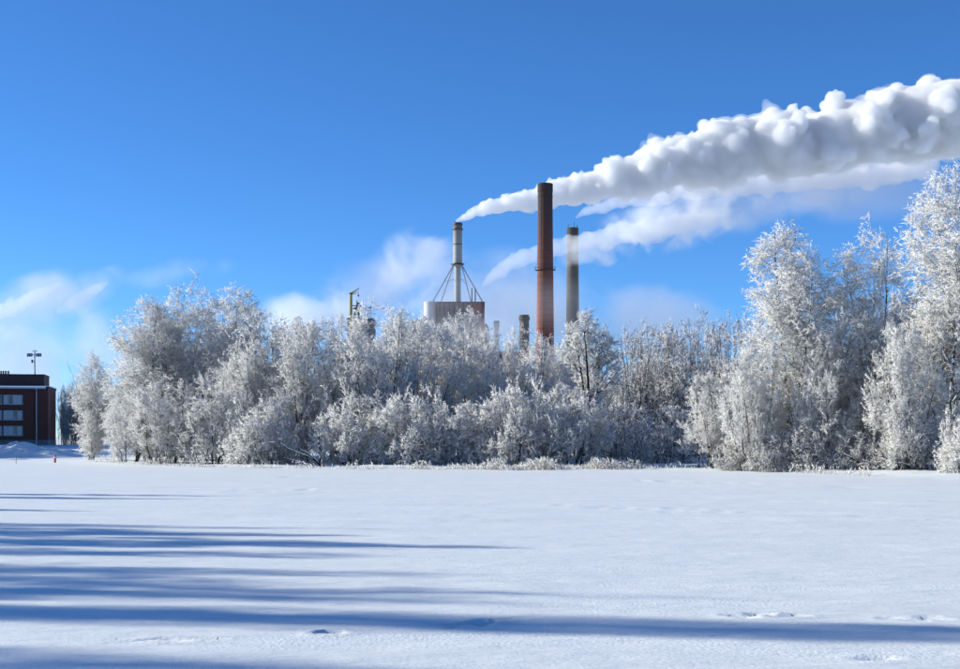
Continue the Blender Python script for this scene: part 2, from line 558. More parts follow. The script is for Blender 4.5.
PROTO = {'birch': [], 'willow': [], 'bush': [], 'alder': [], 'thicket': []}
B1 = (M['bark'], M['rimed']); B2 = (M['dark_bark'], M['rimed']); B3 = (M['dark_bark'], M['twig'])
for s in range(3):
    PROTO['birch'].append(make_tree('birch_tree', 11+s, 15, 3.6, 4+s, (2, 13), birch_env,
        (120, 0.02, 0.97, (25, 62), (2.2, 5.2), 7, 0.10, 0.45, 0.02, 0.5, 0.30),
        (1500, 0.12, 1.0, (25, 60), (0.7, 2.1), 5, 0.12, -0.15, 0.0, 0.55, 0.4),
        (9000, 0.1, 1.0, (25, 65), (0.3, 0.85), 2, 0.15, -0.35, -0.05, 0.6, 0.4),
        (44000, (20, 60), (0.10, 0.32), -0.10), B1, 0.93, stem_r=0.13, base_spread=0.5, sp_w=0.042))
for s in range(3):
    PROTO['willow'].append(make_tree('willow_tree', 31+s, 10, 4.0, 16+2*s, (3, 40), dome_env,
        (150, 0.04, 0.97, (18, 50), (1.6, 4.0), 6, 0.10, 0.25, 0.05, 0.5, 0.30),
        (1300, 0.1, 1.0, (20, 55), (0.6, 1.7), 4, 0.12, 0.0, 0.02, 0.55, 0.4),
        (7500, 0.1, 1.0, (20, 60), (0.25, 0.75), 2, 0.14, 0.0, 0.0, 0.6, 0.4),
        (38000, (20, 60), (0.09, 0.28), 0.0), B2, 0.88, stem_r=0.08, base_spread=1.3, sp_w=0.042))
for s in range(2):
    PROTO['bush'].append(make_tree('willow_bush', 51+s, 4, 3.0, 34, (8, 72), bush_env,
        (180, 0.06, 0.97, (18, 50), (0.8, 2.0), 5, 0.10, 0.2, 0.0, 0.5, 0.3),
        (1000, 0.1, 1.0, (20, 60), (0.35, 1.0), 4, 0.12, 0.0, 0.0, 0.55, 0.3),
        (4600, 0.1, 1.0, (20, 60), (0.15, 0.5), 2, 0.14, 0.0, 0.0, 0.6, 0.3),
        (26000, (20, 65), (0.07, 0.24), 0.0), B2, 0.82, stem_r=0.035, base_spread=1.2, sp_w=0.04))
PROTO['bush'].append(make_tree('willow_bush', 57, 3, 2.6, 36, (8, 74), bush_env,
    (160, 0.06, 0.97, (18, 55), (0.6, 1.6), 5, 0.12, 0.1, 0.0, 0.5, 0.3),
    (800, 0.1, 1.0, (20, 60), (0.35, 1.0), 4, 0.14, 0.0, 0.0, 0.55, 0.3),
    (3000, 0.1, 1.0, (20, 60), (0.15, 0.5), 2, 0.14, 0.0, 0.0, 0.6, 0.3),
    (13000, (20, 65), (0.07, 0.22), 0.0), B3, 0.5, stem_r=0.03, base_spread=1.2, sp_w=0.035))
PROTO['alder'].append(make_tree('alder_tree', 71, 11, 3.2, 3, (3, 9), birch_env,
    (24, 0.30, 0.97, (30, 62), (2.5, 4.6), 7, 0.17, 0.3, 0.10, 0.62, 0.3),
    (300, 0.2, 1.0, (30, 65), (0.7, 1.9), 5, 0.18, 0.0, 0.05, 0.6, 0.35),
    (2400, 0.15, 1.0, (25, 65), (0.3, 0.8), 2, 0.15, 0.0, 0.02, 0.6, 0.4),
    (14500, (20, 60), (0.10, 0.30), 0.0), B3, 0.86, stem_r=0.20))
for s in range(2):
    PROTO['thicket'].append(make_tree('aspen_thicket', 81+s, 11, 3.4, 30, (0, 12), dome_env,
        (180, 0.06, 0.97, (12, 34), (1.4, 3.2), 5, 0.08, 0.25, 0.12, 0.45, 0.35),
        (1100, 0.1, 1.0, (15, 40), (0.5, 1.4), 4, 0.10, 0.1, 0.08, 0.5, 0.4),
        (4600, 0.1, 1.0, (15, 45), (0.25, 0.7), 2, 0.12, 0.05, 0.05, 0.55, 0.4),
        (18000, (15, 50), (0.08, 0.26), 0.05), B3, 0.27, stem_r=0.06, base_spread=2.6, sp_w=0.04))
print('tree triangles', TRI[0])

def put_tree(kind, var, x, y, height, width, rot, label, group, cat='tree', name=None):
    p = PROTO[kind][var]
    nm = name or p['name']
    o = empty(nm, (x, y, gz(x, y)-0.05), rot)
    o.scale = (width/p['W'], width/p['W'], height/p['H'])
    link('trunk', p['trunk'], o); link('crown', p['crown'], o)
    tag(o, label, cat, group)
    return o

rt = random.Random(7)
def tree_px(kind, var, u, d, vtop, hw, label, group=None, cat='tree', name=None, rot=None):
    if d < 135: d = d*0.955
    x = wx(u, d)
    h = wz(vtop, d) - gz(x, d)
    return put_tree(kind, var, x, d, h, hw/F*d, rt.uniform(0, 6.28) if rot is None else rot, label, group, cat, name)

GL = 'frosted trees of the belt at its brick-building end'
tree_px('birch', 0, 92, 112, 360, 20, 'slim young frosted birch ending the tree belt beside the brick building', GL)
tree_px('birch', 1, 150, 108, 308, 42, 'broad white birch behind the slim young birch near the brick building', GL)
tree_px('birch', 2, 192, 110, 299, 42, 'tall heavily frosted birch, first peak of the white clump near the brick building', GL)
tree_px('birch', 0, 236, 108, 299, 38, 'tall frosted birch, second peak of the white clump, next to the rounder willows', GL)
GS = 'frosted shrubs at the foot of the belt'
tree_px('willow', 1, 132, 101, 392, 26, 'low frosted willow shrub under the broad white birch', GS)
tree_px('willow', 2, 165, 99, 385, 36, 'dense frosted willow shrub between the broad birch and the tall birch', GS)
tree_px('willow', 0, 215, 97, 378, 38, 'rounded frosted willow shrub under the twin birch peaks', GS)
GW = 'frosted willows in the middle of the belt'
tree_px('willow', 0, 266, 102, 325, 44, 'round white willow beside the twin birch peaks', GW)
tree_px('willow', 1, 312, 99, 326, 46, 'grey frosted willow with leaning dark stems at its foot', GW)
tree_px('willow', 2, 366, 98, 320, 46, 'frosted willow standing below the yellow crane', GW)
tree_px('willow', 1, 418, 101, 322, 46, 'frosted willow below the pale silo of the boiler house', GW)
tree_px('willow', 0, 464, 103, 324, 40, 'frosted willow below the steel flue stack', GW)
tree_px('willow', 2, 516, 110, 342, 36, 'frosted willow below the short round stack', GW)
tree_px('willow', 1, 556, 112, 352, 34, 'small frosted willow below the tall red brick chimney', GW)
GB = 'frosted bushes along the shore'
tree_px('bush', 0, 262, 94, 405, 40, 'frosted bush at the foot of the round white willow', GB, 'bush')
tree_px('bush', 1, 355, 93, 402, 40, 'frosted bush beside the leaning dark stems', GB, 'bush')
tree_px('bush', 0, 410, 92, 398, 44, 'frosted bush on the shore below the pale silo', GB, 'bush')
tree_px('bush', 1, 460, 91, 408, 40, 'frosted bush on the shore where the reeds begin', GB, 'bush')
tree_px('bush', 0, 515, 90, 390, 42, 'large domed white bush behind the reeds', GB, 'bush')
tree_px('bush', 1, 570, 90, 392, 44, 'wide white bush behind the reeds below the dark-limbed alder', GB, 'bush')
tree_px('bush', 2, 622, 92, 407, 34, 'shaded frosted bush between the reeds and the dark gap', GB, 'bush')
tree_px('bush', 2, 665, 98, 410, 40, 'dark shaded bush in the gap before the tall birches', GB, 'bush')
tree_px('alder', 0, 590, 104, 316, 34, 'alder with dark crooked limbs showing through white twigs', None)
GT = 'bare grey thicket between alder and birches'
tree_px('thicket', 0, 644, 116, 332, 34, 'grey thicket of upright bare stems next to the dark-limbed alder', GT, name='aspen_thicket')
tree_px('thicket', 1, 690, 114, 326, 38, 'grey thicket of upright bare stems, middle of the thicket row', GT)
tree_px('thicket', 0, 735, 110, 326, 36, 'grey thicket of upright bare stems touching the tall birch', GT)
tree_px('willow', 1, 712, 86, 378, 30, 'small pale willow leaning out before the tall birches', GW)
GR = 'tall frosted birches'
tree_px('birch', 1, 788, 83, 240, 52, 'tall egg-shaped white birch beside the grey thicket', GR)
tree_px('birch', 2, 866, 82, 252, 46, 'greyer birch with dark trunk between two taller white birches', GR)
tree_px('birch', 0, 952, 78, 190, 58, 'tallest birch of the whole shore, thick with white frost', GR)
tree_px('birch', 1, 1040, 76, 190, 55, 'tall frosted birch next along from the tallest birch', GR)
tree_px('willow', 2, 752, 81, 350, 30, 'frosted willow shrub hugging the egg-shaped birch', GS)
tree_px('willow', 0, 828, 80, 345, 34, 'brownish willow shrub between the egg-shaped birch and the greyer birch', GS)
tree_px('willow', 1, 905, 76, 330, 36, 'brownish willow shrub between the greyer birch and the tallest birch', GS)
tree_px('bush', 0, 968, 71, 415, 30, 'thin twiggy bush on the shore before the tallest birch', GB, 'bush')
GQ = 'brown twiggy undergrowth at the birches feet'
tree_px('bush', 2, 768, 79.5, 436, 24, 'low brown bush at the foot of the egg-shaped birch', GQ, 'bush')
tree_px('bush', 2, 806, 79, 430, 26, 'brown bush beside the snow-capped fallen branch', GQ, 'bush')
tree_px('bush', 2, 852, 78.5, 432, 26, 'brown tangled bush under the greyer birch', GQ, 'bush')
tree_px('bush', 2, 890, 77, 430, 26, 'brown tangled bush under the gap between greyer and tallest birch', GQ, 'bush')
tree_px('bush', 2, 930, 76, 428, 28, 'brown bush at the foot of the tallest birch', GQ, 'bush')
tree_px('bush', 2, 735, 82, 438, 22, 'low brown bush under the small pale willow', GQ, 'bush')

# second row, closing the belt from behind
GK = 'second row of frosted trees behind the belt'
for i, (u, d, vt, hw, of) in enumerate([(610, 130, 356, 40, 'behind the dark-limbed alder'), (640, 124, 340, 34, 'between the alder and the thicket row'), (665, 128, 338, 40, 'behind the dark shaded bush in the gap'), (690, 121, 336, 34, 'behind the middle of the thicket row'),
        (715, 126, 336, 40, 'behind the small pale leaning willow'), (775, 104, 320, 40, 'behind the egg-shaped birch'), (835, 104, 310, 42, 'seen between the egg-shaped and the greyer birch'), (900, 102, 300, 44, 'seen between the greyer and the tallest birch'), (985, 98, 260, 50, 'behind the tallest birch')]):
    tree_px('thicket', i % 2, u, d, vt, hw, 'grey twiggy thicket ' + of, GK)
for i, (u, d, vt, hw, of) in enumerate([(170, 119, 322, 40, 'behind the broad white birch'), (216, 120, 316, 40, 'between the two birch peaks'), (258, 114, 334, 40, 'behind the round white willow'), (290, 110, 332, 38, 'between the round willow and the grey willow'), (335, 109, 329, 36, 'behind the willow with leaning dark stems'),
        (392, 111, 325, 38, 'between the crane and the pale silo'), (444, 112, 328, 36, 'before the boiler house wall'), (490, 115, 343, 32, 'below the thin short pale stack'), (540, 118, 348, 36, 'at the foot of the red brick chimney'), (575, 121, 352, 32, 'at the foot of the grey concrete chimney')]):
    tree_px('willow', (i*2+1) % 3, u, d, vt, hw, 'pale frosted tree of the second row ' + of, GK)
GD = 'dark trees behind the brick building'
for i, (u, d, vt, hw) in enumerate([(64, 258, 392, 8), (67, 268, 388, 9), (72, 262, 389, 9), (77, 272, 385, 11), (82, 262, 387, 9), (88, 268, 383, 12), (99, 274, 386, 13), (112, 270, 384, 14)]):
    tree_px('thicket', i % 2, u, d, vt, hw, 'dark distant tree in shade between brick building and birch clump', GD)

# trees on the near bank, out of the picture on the sun's side: the birches and alders throw the long shadows across the ice
GN = 'trees on the sunward bank'
for i, (x, y, h, w, k, v) in enumerate([(x_, dd + SUN_SLOPE*(-8 - x_), h_, w_, k_, v_) for (x_, dd, h_, w_, k_, v_) in [
        (-37, 12.2, 14.0, 1.2, 'birch', 0), (-38, 15.6, 18.0, 0.95, 'birch', 1), (-35, 18.4, 12.5, 1.6, 'birch', 2), (-37, 20.4, 13.0, 1.2, 'birch', 0), (-40, 17.2, 14.5, 0.9, 'birch', 1), (-38, 29.6, 12.0, 0.8, 'birch', 2),
        (-35.5, 23.2, 12.0, 1.3, 'birch', 0), (-36, 27.8, 12.4, 1.4, 'alder', 0), (-36, 25.4, 13.5, 1.5, 'alder', 0),
        (-34, 35.0, 8.5, 0.8, 'birch', 1), (-36, 42.0, 10.0, 0.7, 'alder', 0), (-36, 44.5, 10.5, 0.6, 'birch', 0)]] + [
        (-58, 122, 8, 4.0, 'willow', 2), (-61, 128, 11, 4.5, 'willow', 0), (-64, 137, 12, 4.5, 'willow', 1), (-63, 146, 12, 4.5, 'willow', 2), (-72, 142, 13, 5, 'willow', 0), (-70, 155, 13, 5, 'willow', 1)]):  # willows added out of view to keep the snow pile in shade
    put_tree(k, v, x, y, h, w, rt.uniform(0, 6.28), 'unseen shade-casting frosted tree on the sunward bank of the frozen lake', GN)

# ---------------------------------------------------------------- small things on the shore
def wob_tube(rng, p0, p1, r0, r1, K=7, amp=0.12, n=6):
    p0 = Vector(p0); p1 = Vector(p1)
    L = (p1-p0).length
    pts = []; rad = []
    for k in range(K):
        t = k/(K-1)
        j = Vector((rng.gauss(0, 1), rng.gauss(0, 1), rng.gauss(0, 1)))*amp*L*0.12*(0 if k in (0,) else 1)
        pts.append(p0.lerp(p1, t) + j + Vector((0, 0, math.sin(t*math.pi)*L*0.05))); rad.append(r0*(1-t)+r1*t)
    return pts, rad

rb = random.Random(3)
def stick(u0, v0, d0, u1, v1, d1, r, label):
    d0 *= 0.955; d1 *= 0.955
    x0, z0 = wx(u0, d0), None
    p0 = (wx(u0, d0), d0, gz(wx(u0, d0), d0)-0.08)
    p1 = (wx(u1, d1), d1, wz(v1, d1))
    o = empty('leaning_stem', p0)
    mb = MB(); pts, rad = wob_tube(rb, (0, 0, 0), Vector(p1)-Vector(p0), r, r*0.35)
    mb.tube(pts, rad, 6)
    mb.build('stem', M['stick'], o, smooth=True)
    for k in range(2, 6):
        m2 = MB()
        q = pts[k]; dr = (pts[-1]-pts[0]).normalized()
        e = q + (dr + Vector((rb.uniform(-.5, .5), rb.uniform(-.5, .5), rb.uniform(.1, .8)))).normalized()*rb.uniform(.5, 1.2)
        m2.tube([q, q.lerp(e, .5)+Vector((0, 0, .04)), e], [rad[k]*.6, rad[k]*.4, .006], 5)
        m2.build('side_twig', M['twig'], o, smooth=True)
    if abs(p1[2]-p0[2]) > 1.6*abs(p1[0]-p0[0]):
        tag(o, label, 'branch', 'leaning and fallen stems at the shore'); return
    sn = MB(); sp = [p + Vector((0, 0, rad[i]*0.9)) for i, p in enumerate(pts)][1:-1]
    sn.tube(sp, [r*0.55]*len(sp), 6)
    sn.build('snow_cap', M['snow'], o, smooth=True)
    tag(o, label, 'branch', 'leaning and fallen stems at the shore')
M['stick'] = bark_material('stick_bark', (0.03, 0.025, 0.02), 0.1)
stick(322, 466, 90, 296, 446, 89, 0.07, 'dark stem leaning out over the ice below the grey willow')
stick(326, 466, 90, 270, 440, 89, 0.06, 'long dark stem leaning low below the grey willow')
stick(320, 466, 90, 318, 425, 91, 0.08, 'dark upright stem beside the leaning stems below the grey willow')
stick(314, 467, 89.5, 285, 458, 88, 0.05, 'dark stem lying almost flat below the grey willow')
stick(868, 470, 78, 838, 452, 77, 0.08, 'snow-capped fallen branch between egg-shaped and greyer birch')
stick(842, 470, 78, 865, 452, 77.5, 0.06, 'thin fallen branch crossing under the greyer birch')
stick(905, 470, 76, 880, 456, 75, 0.09, 'snowy fallen branch at the foot of the tallest birch')
stick(915, 470, 75.5, 896, 462, 74, 0.05, 'short fallen branch on the snow before the tallest birch')
stick(800, 470, 80, 762, 440, 79, 0.06, 'slanting branch at the foot of the egg-shaped birch')

def reeds():
    rng = np.random.default_rng(21)
    n = 4400
    u = np.concatenate([rng.normal(570, 45, 1900), rng.uniform(410, 650, 1100), rng.uniform(90, 870, 1400)])
    x0 = (u-480)/F*88
    for _ in range(4): x0 = (u-480)/F*shore_y(x0)
    clump = np.round(rng.normal(0, 3, n))*0.55
    y = shore_y(x0) + rng.normal(-2.6, 0.8, n)
    u = u + clump
    x = (u-480)/F*y
    z = ground_z(x, y) - 0.03
    tuft = vnoise(x0*1.1, x0*0+3, 31)+vnoise(x0*0.35, x0*0+9, 32)
    h = np.clip(0.75+1.3*tuft, 0.12, 1.5)*rng.uniform(0.2, 1.0, n)**1.5*np.where(np.abs(u-570) < 90, 1.2, 0.8)
    d = np.stack([rng.normal(0.12, 0.28, n), rng.normal(0, 0.25, n), np.ones(n)], 1); d = unit(d)
    V, f = spikes(rng, np.stack([x, y, z], 1), d, h, np.full(n, 0.032))
    # plumes: a rimed tip bent over on every second stalk
    k = rng.uniform(size=n) < 0.6
    tip = np.stack([x, y, z], 1)[k] + d[k]*(h[k]*0.8)[:, None]
    d2 = unit(d[k] + rng.normal(0, 0.5, (k.sum(), 3)))
    V2, f2 = spikes(rng, tip, d2, rng.uniform(.12, .3, k.sum()), np.full(k.sum(), 0.07))
    mi = np.concatenate([np.zeros(len(f)), np.ones(len(f2))])
    o = link('reeds', np_mesh('reeds', np.concatenate([V, V2]), [np.concatenate([f, f2+len(V)])], [M['reed'], M['frost']], mi))
    tag(o, 'dry frosted reeds and grass along the snowy shoreline', 'reeds', kind='stuff')
reeds()

# snow ploughed into a heap in front of the brick building
def snow_pile():
    d0 = 128.0
    xs = np.linspace(wx(-80, d0), wx(88, d0), 110); ys = np.linspace(d0-9, d0+9, 44)
    X, Y = np.meshgrid(xs, ys)
    U = X/d0*F + 480
    prof = np.interp(U, [-80, -30, 0, 12, 25, 40, 60, 75, 88], [0, .55, .75, 1.0, .92, .72, .52, .2, 0])
    cross = np.clip(1-((Y-d0)/8.5)**2, 0, 1)**0.8
    h = prof*cross*1.15*(1+0.6*vnoise(X*.9, Y*.6, 8)+0.4*vnoise(X*2.1, Y*1.6, 9)) + 0.10*vnoise(X*3, Y*3, 10)*prof*cross
    Z = ground_z(X, Y) + h - 0.03
    edge = (prof*cross) < 0.01
    Z = np.where(edge, Z-0.25, Z)
    ny, nx = X.shape
    a = (np.arange(ny-1)[:, None]*nx + np.arange(nx-1)[None, :]).ravel()
    o = link('snow_pile', np_mesh('snow_pile', np.stack([X, Y, Z], -1).reshape(-1, 3), [np.stack([a, a+1, a+nx+1, a+nx], 1)], [M['snow']], smooth=True))
    tag(o, 'lumpy heap of ploughed snow in blue shade before the brick building', 'snow pile')
snow_pile()
tree_px('bush', 2, 17, 130.5, 449.0, 6, 'little dark twiggy bush poking out of the snow pile', None, 'bush')

M['marker'] = simple('marker_red', (0.55, 0.08, 0.04), (0.42, 0.06, 0.04), scale=6, rough=0.5)
M['marker_white'] = simple('marker_white', (0.75, 0.75, 0.75), rough=0.6)
def marker():
    d = 101.0; x = wx(55, d); z = gz(x, d)
    o = empty('marker_post', (x, d, z))
    MB().lathe([(0.0, -0.2), (0.09, -0.2), (0.085, 0.55), (0.05, 0.62), (0.0, 0.63)], 12).build('post', M['marker'], o, smooth=True)
    MB().lathe([(0.0885, 0.38), (0.094, 0.38), (0.093, 0.46), (0.0875, 0.46)], 12).build('reflector_band', M['marker_white'], o)
    tag(o, 'short red marker post standing in the snow before the snow pile', 'post')
    d = 98.0; x = wx(16, d); z = gz(x, d)
    o = empty('marker_stake', (x, d, z))
    MB().tube([(0, 0, -.15), (0.01, 0, .2), (0.04, 0, .5)], [.02, .018, .012], 6).build('stake', M['stick'], o)
    MB().tube([(0.025, 0, .36), (0.1, 0.02, .46)], [.01, .006], 5).build('twig', M['stick'], o)
    tag(o, 'thin dark stake in the lit snow before the snow pile', 'stake')
marker()

# ---------------------------------------------------------------- the brick building
def brick_mat(name, c1, c2, mortar, bw=0.27, bh=0.085):
    m, nt, out = mat(name)
    p = N(nt, 'ShaderNodeBsdfPrincipled'); p.inputs['Roughness'].default_value = 0.9
    tc = N(nt, 'ShaderNodeTexCoord')
    sx = N(nt, 'ShaderNodeSeparateXYZ'); nt.links.new(tc.outputs['Object'], sx.inputs[0])
    ad = N(nt, 'ShaderNodeMath', operation='ADD'); nt.links.new(sx.outputs[0], ad.inputs[0]); nt.links.new(sx.outputs[1], ad.inputs[1])
    cb = N(nt, 'ShaderNodeCombineXYZ'); nt.links.new(ad.outputs[0], cb.inputs[0]); nt.links.new(sx.outputs[2], cb.inputs[1])
    br = N(nt, 'ShaderNodeTexBrick'); br.inputs['Scale'].default_value = 1.0
    br.inputs['Brick Width'].default_value = bw; br.inputs['Row Height'].default_value = bh; br.inputs['Mortar Size'].default_value = 0.008
    br.inputs['Color1'].default_value = (*c1, 1); br.inputs['Color2'].default_value = (*c2, 1); br.inputs['Mortar'].default_value = (*mortar, 1)
    nt.links.new(cb.outputs[0], br.inputs['Vector'])
    nz = N(nt, 'ShaderNodeTexNoise'); nz.inputs['Scale'].default_value = 0.5; nz.inputs['Detail'].default_value = 6
    nt.links.new(tc.outputs['Object'], nz.inputs['Vector'])
    mr = N(nt, 'ShaderNodeMapRange'); mr.inputs['To Min'].default_value = 0.75; mr.inputs['To Max'].default_value = 1.2
    nt.links.new(nz.outputs[0], mr.inputs['Value'])
    mx = N(nt, 'ShaderNodeMix'); mx.data_type = 'RGBA'; mx.blend_type = 'MULTIPLY'; mx.inputs['Factor'].default_value = 1.0
    nt.links.new(br.outputs[0], mx.inputs['A']); nt.links.new(mr.outputs[0], mx.inputs['B'])
    nt.links.new(mx.outputs['Result'], p.inputs['Base Color'])
    nt.links.new(p.outputs[0], out.inputs['Surface'])
    return m
M['brick'] = brick_mat('brown_brick', (0.20, 0.05, 0.03), (0.15, 0.04, 0.025), (0.12, 0.08, 0.06))
M['plinth'] = simple('plinth_concrete', (0.16, 0.16, 0.165), (0.22, 0.22, 0.22), scale=.8, rough=0.9)
M['wframe'] = simple('window_frame', (0.6, 0.6, 0.58), rough=0.5)
M['glass'] = simple('window_glass', (0.10, 0.12, 0.13), (0.22, 0.24, 0.24), scale=1.2, rough=0.06)
M['curtain'] = simple('curtain', (0.68, 0.68, 0.64), rough=0.9)
M['pipe'] = simple('zinc_pipe', (0.55, 0.57, 0.60), (0.45, 0.47, 0.5), scale=2, rough=0.45, metal=0.3)
M['dark_metal'] = simple('dark_metal', (0.035, 0.035, 0.04), (0.06, 0.06, 0.06), scale=2, rough=0.5, metal=0.4)
M['cladding'] = simple('dark_cladding', (0.06, 0.03, 0.028), (0.08, 0.04, 0.035), scale=1, rough=0.7)
M['lens'] = simple('lamp_lens', (0.5, 0.5, 0.5), rough=0.15)

def brick_building():
    D = 250.0
    px = D/F
    X = lambda u: wx(u, D)
    Zv = lambda v: wz(v, D)
    o = empty('brick_building', (X(48), D, 0.4), math.radians(12))
    ox, oy, oz = o.location
    L = lambda mb: mb   # all coordinates below are local to the building's corner
    def bx(mb, x0, x1, y0, y1, z0, z1): return mb.box(x0-ox, x1-ox, y0-oy, y1-oy, z0-oz, z1-oz)
    xr = X(48); xl = X(0)-70
    top = Zv(388.5)
    wins = [(395, 404.5), (410.5, 420), (426, 435.5)]
    cols = [(5.5, 24), (-13, 4.5), (-33, -16), (-53, -36)]
    # front wall built round the window openings
    w = MB()
    c0 = X(-53); c1 = X(24)
    bx(w, c1, xr, D, D+14, Zv(440), top)
    bx(w, xl, c0, D, D+14, Zv(440), top)
    zb = Zv(440)
    for (va, vb) in reversed(wins):
        bx(w, c0, c1, D, D+14, zb, Zv(vb)); 
        bx(w, c0, c1, D+0.45, D+14, Zv(vb), Zv(va))
        for a, b in zip(cols[1:], cols[:-1]):
            bx(w, X(a[1]), X(b[0]), D, D+0.45, Zv(vb), Zv(va))
        zb = Zv(va)
    bx(w, c0, c1, D, D+14, zb, top)
    w.build('wall', M['brick'], o)
    pl = MB(); bx(pl, xl, xr+0.04, D-0.06, D+14, -0.3, Zv(440)-0.003); pl.build('plinth', M['plinth'], o)
    wg = MB(); bx(wg, xl-24, X(0)-12, D-66, D-0.1, -0.3, top+9); wg.build('shading_wing', M['brick'], o)  # unseen block, added and raised to shade the snow pile and the eave
    ws = MB(); bx(ws, xl-24.2, X(0)-11.8, D-66.2, D-0.2, top+9.003, top+9.35); ws.build('shading_wing_snow', M['snow'], o)
    # parapet at the end, sloping snow-covered eave, penthouse
    pp = MB(); bx(pp, X(46), xr+0.1, D-0.1, D+14.1, top+.003, Zv(386.6)); pp.build('parapet', M['cladding'], o)
    pc = MB(); bx(pc, X(46)-.02, xr+0.15, D-0.15, D+14.1, Zv(386.6)+.003, Zv(386.6)+.14); pc.build('parapet_snow', M['snow'], o)
    ev = MB(); z0 = top+.004; z1 = Zv(385)
    a, b = xl-ox, X(46)-.03-ox
    ev.add([(a, -0.55, z0-oz), (b, -0.55, z0-oz), (b, -0.55, z0+.25-oz), (a, -0.55, z0+.25-oz), (a, 3.0, z0-oz), (b, 3.0, z0-oz), (b, 3.0, z1-oz), (a, 3.0, z1-oz)],
           [(0, 1, 2, 3), (3, 2, 6, 7), (4, 7, 6, 5), (0, 3, 7, 4), (1, 5, 6, 2), (0, 4, 5, 1)])
    e = ev.build('eave_snow', M['snow'], o)
    gt = MB(); bx(gt, xl, X(46)-.03, D-0.68, D-0.56, z0-.12, z0+.06); gt.build('gutter', M['pipe'], o)
    ph = MB(); bx(ph, xl, X(42.5), D+3.05, D+12, top+.01, Zv(374.5)); ph.build('penthouse', M['cladding'], o)
    pf = MB(); bx(pf, xl-.1, X(42.5)+.12, D+2.95, D+12.1, Zv(374.5)+.003, Zv(374.5)+.16); pf.build('penthouse_roof', M['dark_metal'], o)
    for u in (-3, 0.5, 2.7, 5, 7.5):
        m = MB(); m.tube([(X(u)-ox, 4, Zv(374.5)+.15-oz), (X(u)-ox, 4, Zv(370.3)-oz)], 0.16, 8); m.build('vent_pipe', M['dark_metal'], o)
    dp = MB(); dp.tube([(X(37)-ox, -0.62, z0-.1-oz), (X(37)-ox, -0.2, z0-.7-oz), (X(37)-ox, -0.15, .2)], .11, 8); dp.build('downpipe', M['pipe'], o)
    for (va, vb) in wins:
        for (ua, ub) in cols:
            x0, x1, z0_, z1_ = X(ua), X(ub), Zv(vb), Zv(va)
            wi = MB()
            t = 0.12
            bx(wi, x0+.01, x1-.01, D+.12, D+.24, z1_-t, z1_-.004); bx(wi, x0+.01, x1-.01, D+.12, D+.24, z0_+.004, z0_+t)
            nP = 4
            for k in range(nP+1):
                xx = x0+.01+(x1-x0-.02-t)*k/nP
                bx(wi, xx, xx+t, D+.122, D+.238, z0_+t-.01, z1_-t+.01)
            wo_ = wi.build('window', M['wframe'], o)
            for k in range(nP):
                xa = x0+.01+(x1-x0-.02-t)*k/nP+t; xb = x0+.01+(x1-x0-.02-t)*(k+1)/nP
                g = MB(); bx(g, xa-.01, xb+.01, D+.17, D+.19, z0_+t-.005, z1_-t+.005); g.build('pane', M['curtain'] if (k+int(ua)+int(va)) % 4 in (0, 2, 3) else M['glass'], wo_)
            sl = MB(); bx(sl, x0-.05, x1+.05, D-.12, D+.11, z0_-.09, z0_-.004); sl.build('sill', M['pipe'], wo_)
    tag(o, 'dark red-brick block with three rows of windows and snowy eave', 'building')
    # floodlight mast standing on the penthouse roof
    mx_, my_ = X(24), D+6
    zb = Zv(374.5)+.15
    f = empty('floodlight_mast', (mx_, my_, zb))
    zt = wz(350, my_)-zb
    MB().tube([(0, 0, -.02), (0, 0, zt)], [.16, .12], 10).build('pole', M['pipe'], f)
    MB().box(-1.25, 1.25, -.06, .06, zt-.95, zt-.83).build('crossarm', M['dark_metal'], f)
    MB().box(-.5, .6, -.05, .05, zt-.28, zt-.18).build('top_bar', M['dark_metal'], f)
    for sx_ in (-1.15, -.6, .6, 1.15):
        l = MB(); l.add([(sx_-.27, -.3, zt-1.3), (sx_+.27, -.3, zt-1.3), (sx_+.27, -.22, zt-.66), (sx_-.27, -.22, zt-.66), (sx_-.12, .12, zt-1.0), (sx_+.12, .12, zt-1.0), (sx_+.12, .1, zt-.78), (sx_-.12, .1, zt-.78)],
                        [(0, 1, 2, 3), (4, 7, 6, 5), (0, 4, 5, 1), (1, 5, 6, 2), (2, 6, 7, 3), (3, 7, 4, 0)])
        lo = l.build('lamp_head', M['dark_metal'], f)
        MB().add([(sx_-.19, -.305, zt-1.12), (sx_+.19, -.305, zt-1.12), (sx_+.19, -.235, zt-.75), (sx_-.19, -.235, zt-.75), (sx_, -.28, zt-.93)], [(0, 1, 4), (1, 2, 4), (2, 3, 4), (3, 0, 4)]).build('lens', M['lens'], lo)
    MB().box(-.62, -.34, -.12, .12, zt-2.5, zt-1.9).build('control_box', M['dark_metal'], f)
    MB().box(-.34, -.1, -.03, .03, zt-2.25, zt-2.18).build('bracket', M['dark_metal'], f)
    tag(f, 'floodlight mast with paired lamp heads above the brick building', 'light mast')
brick_building()

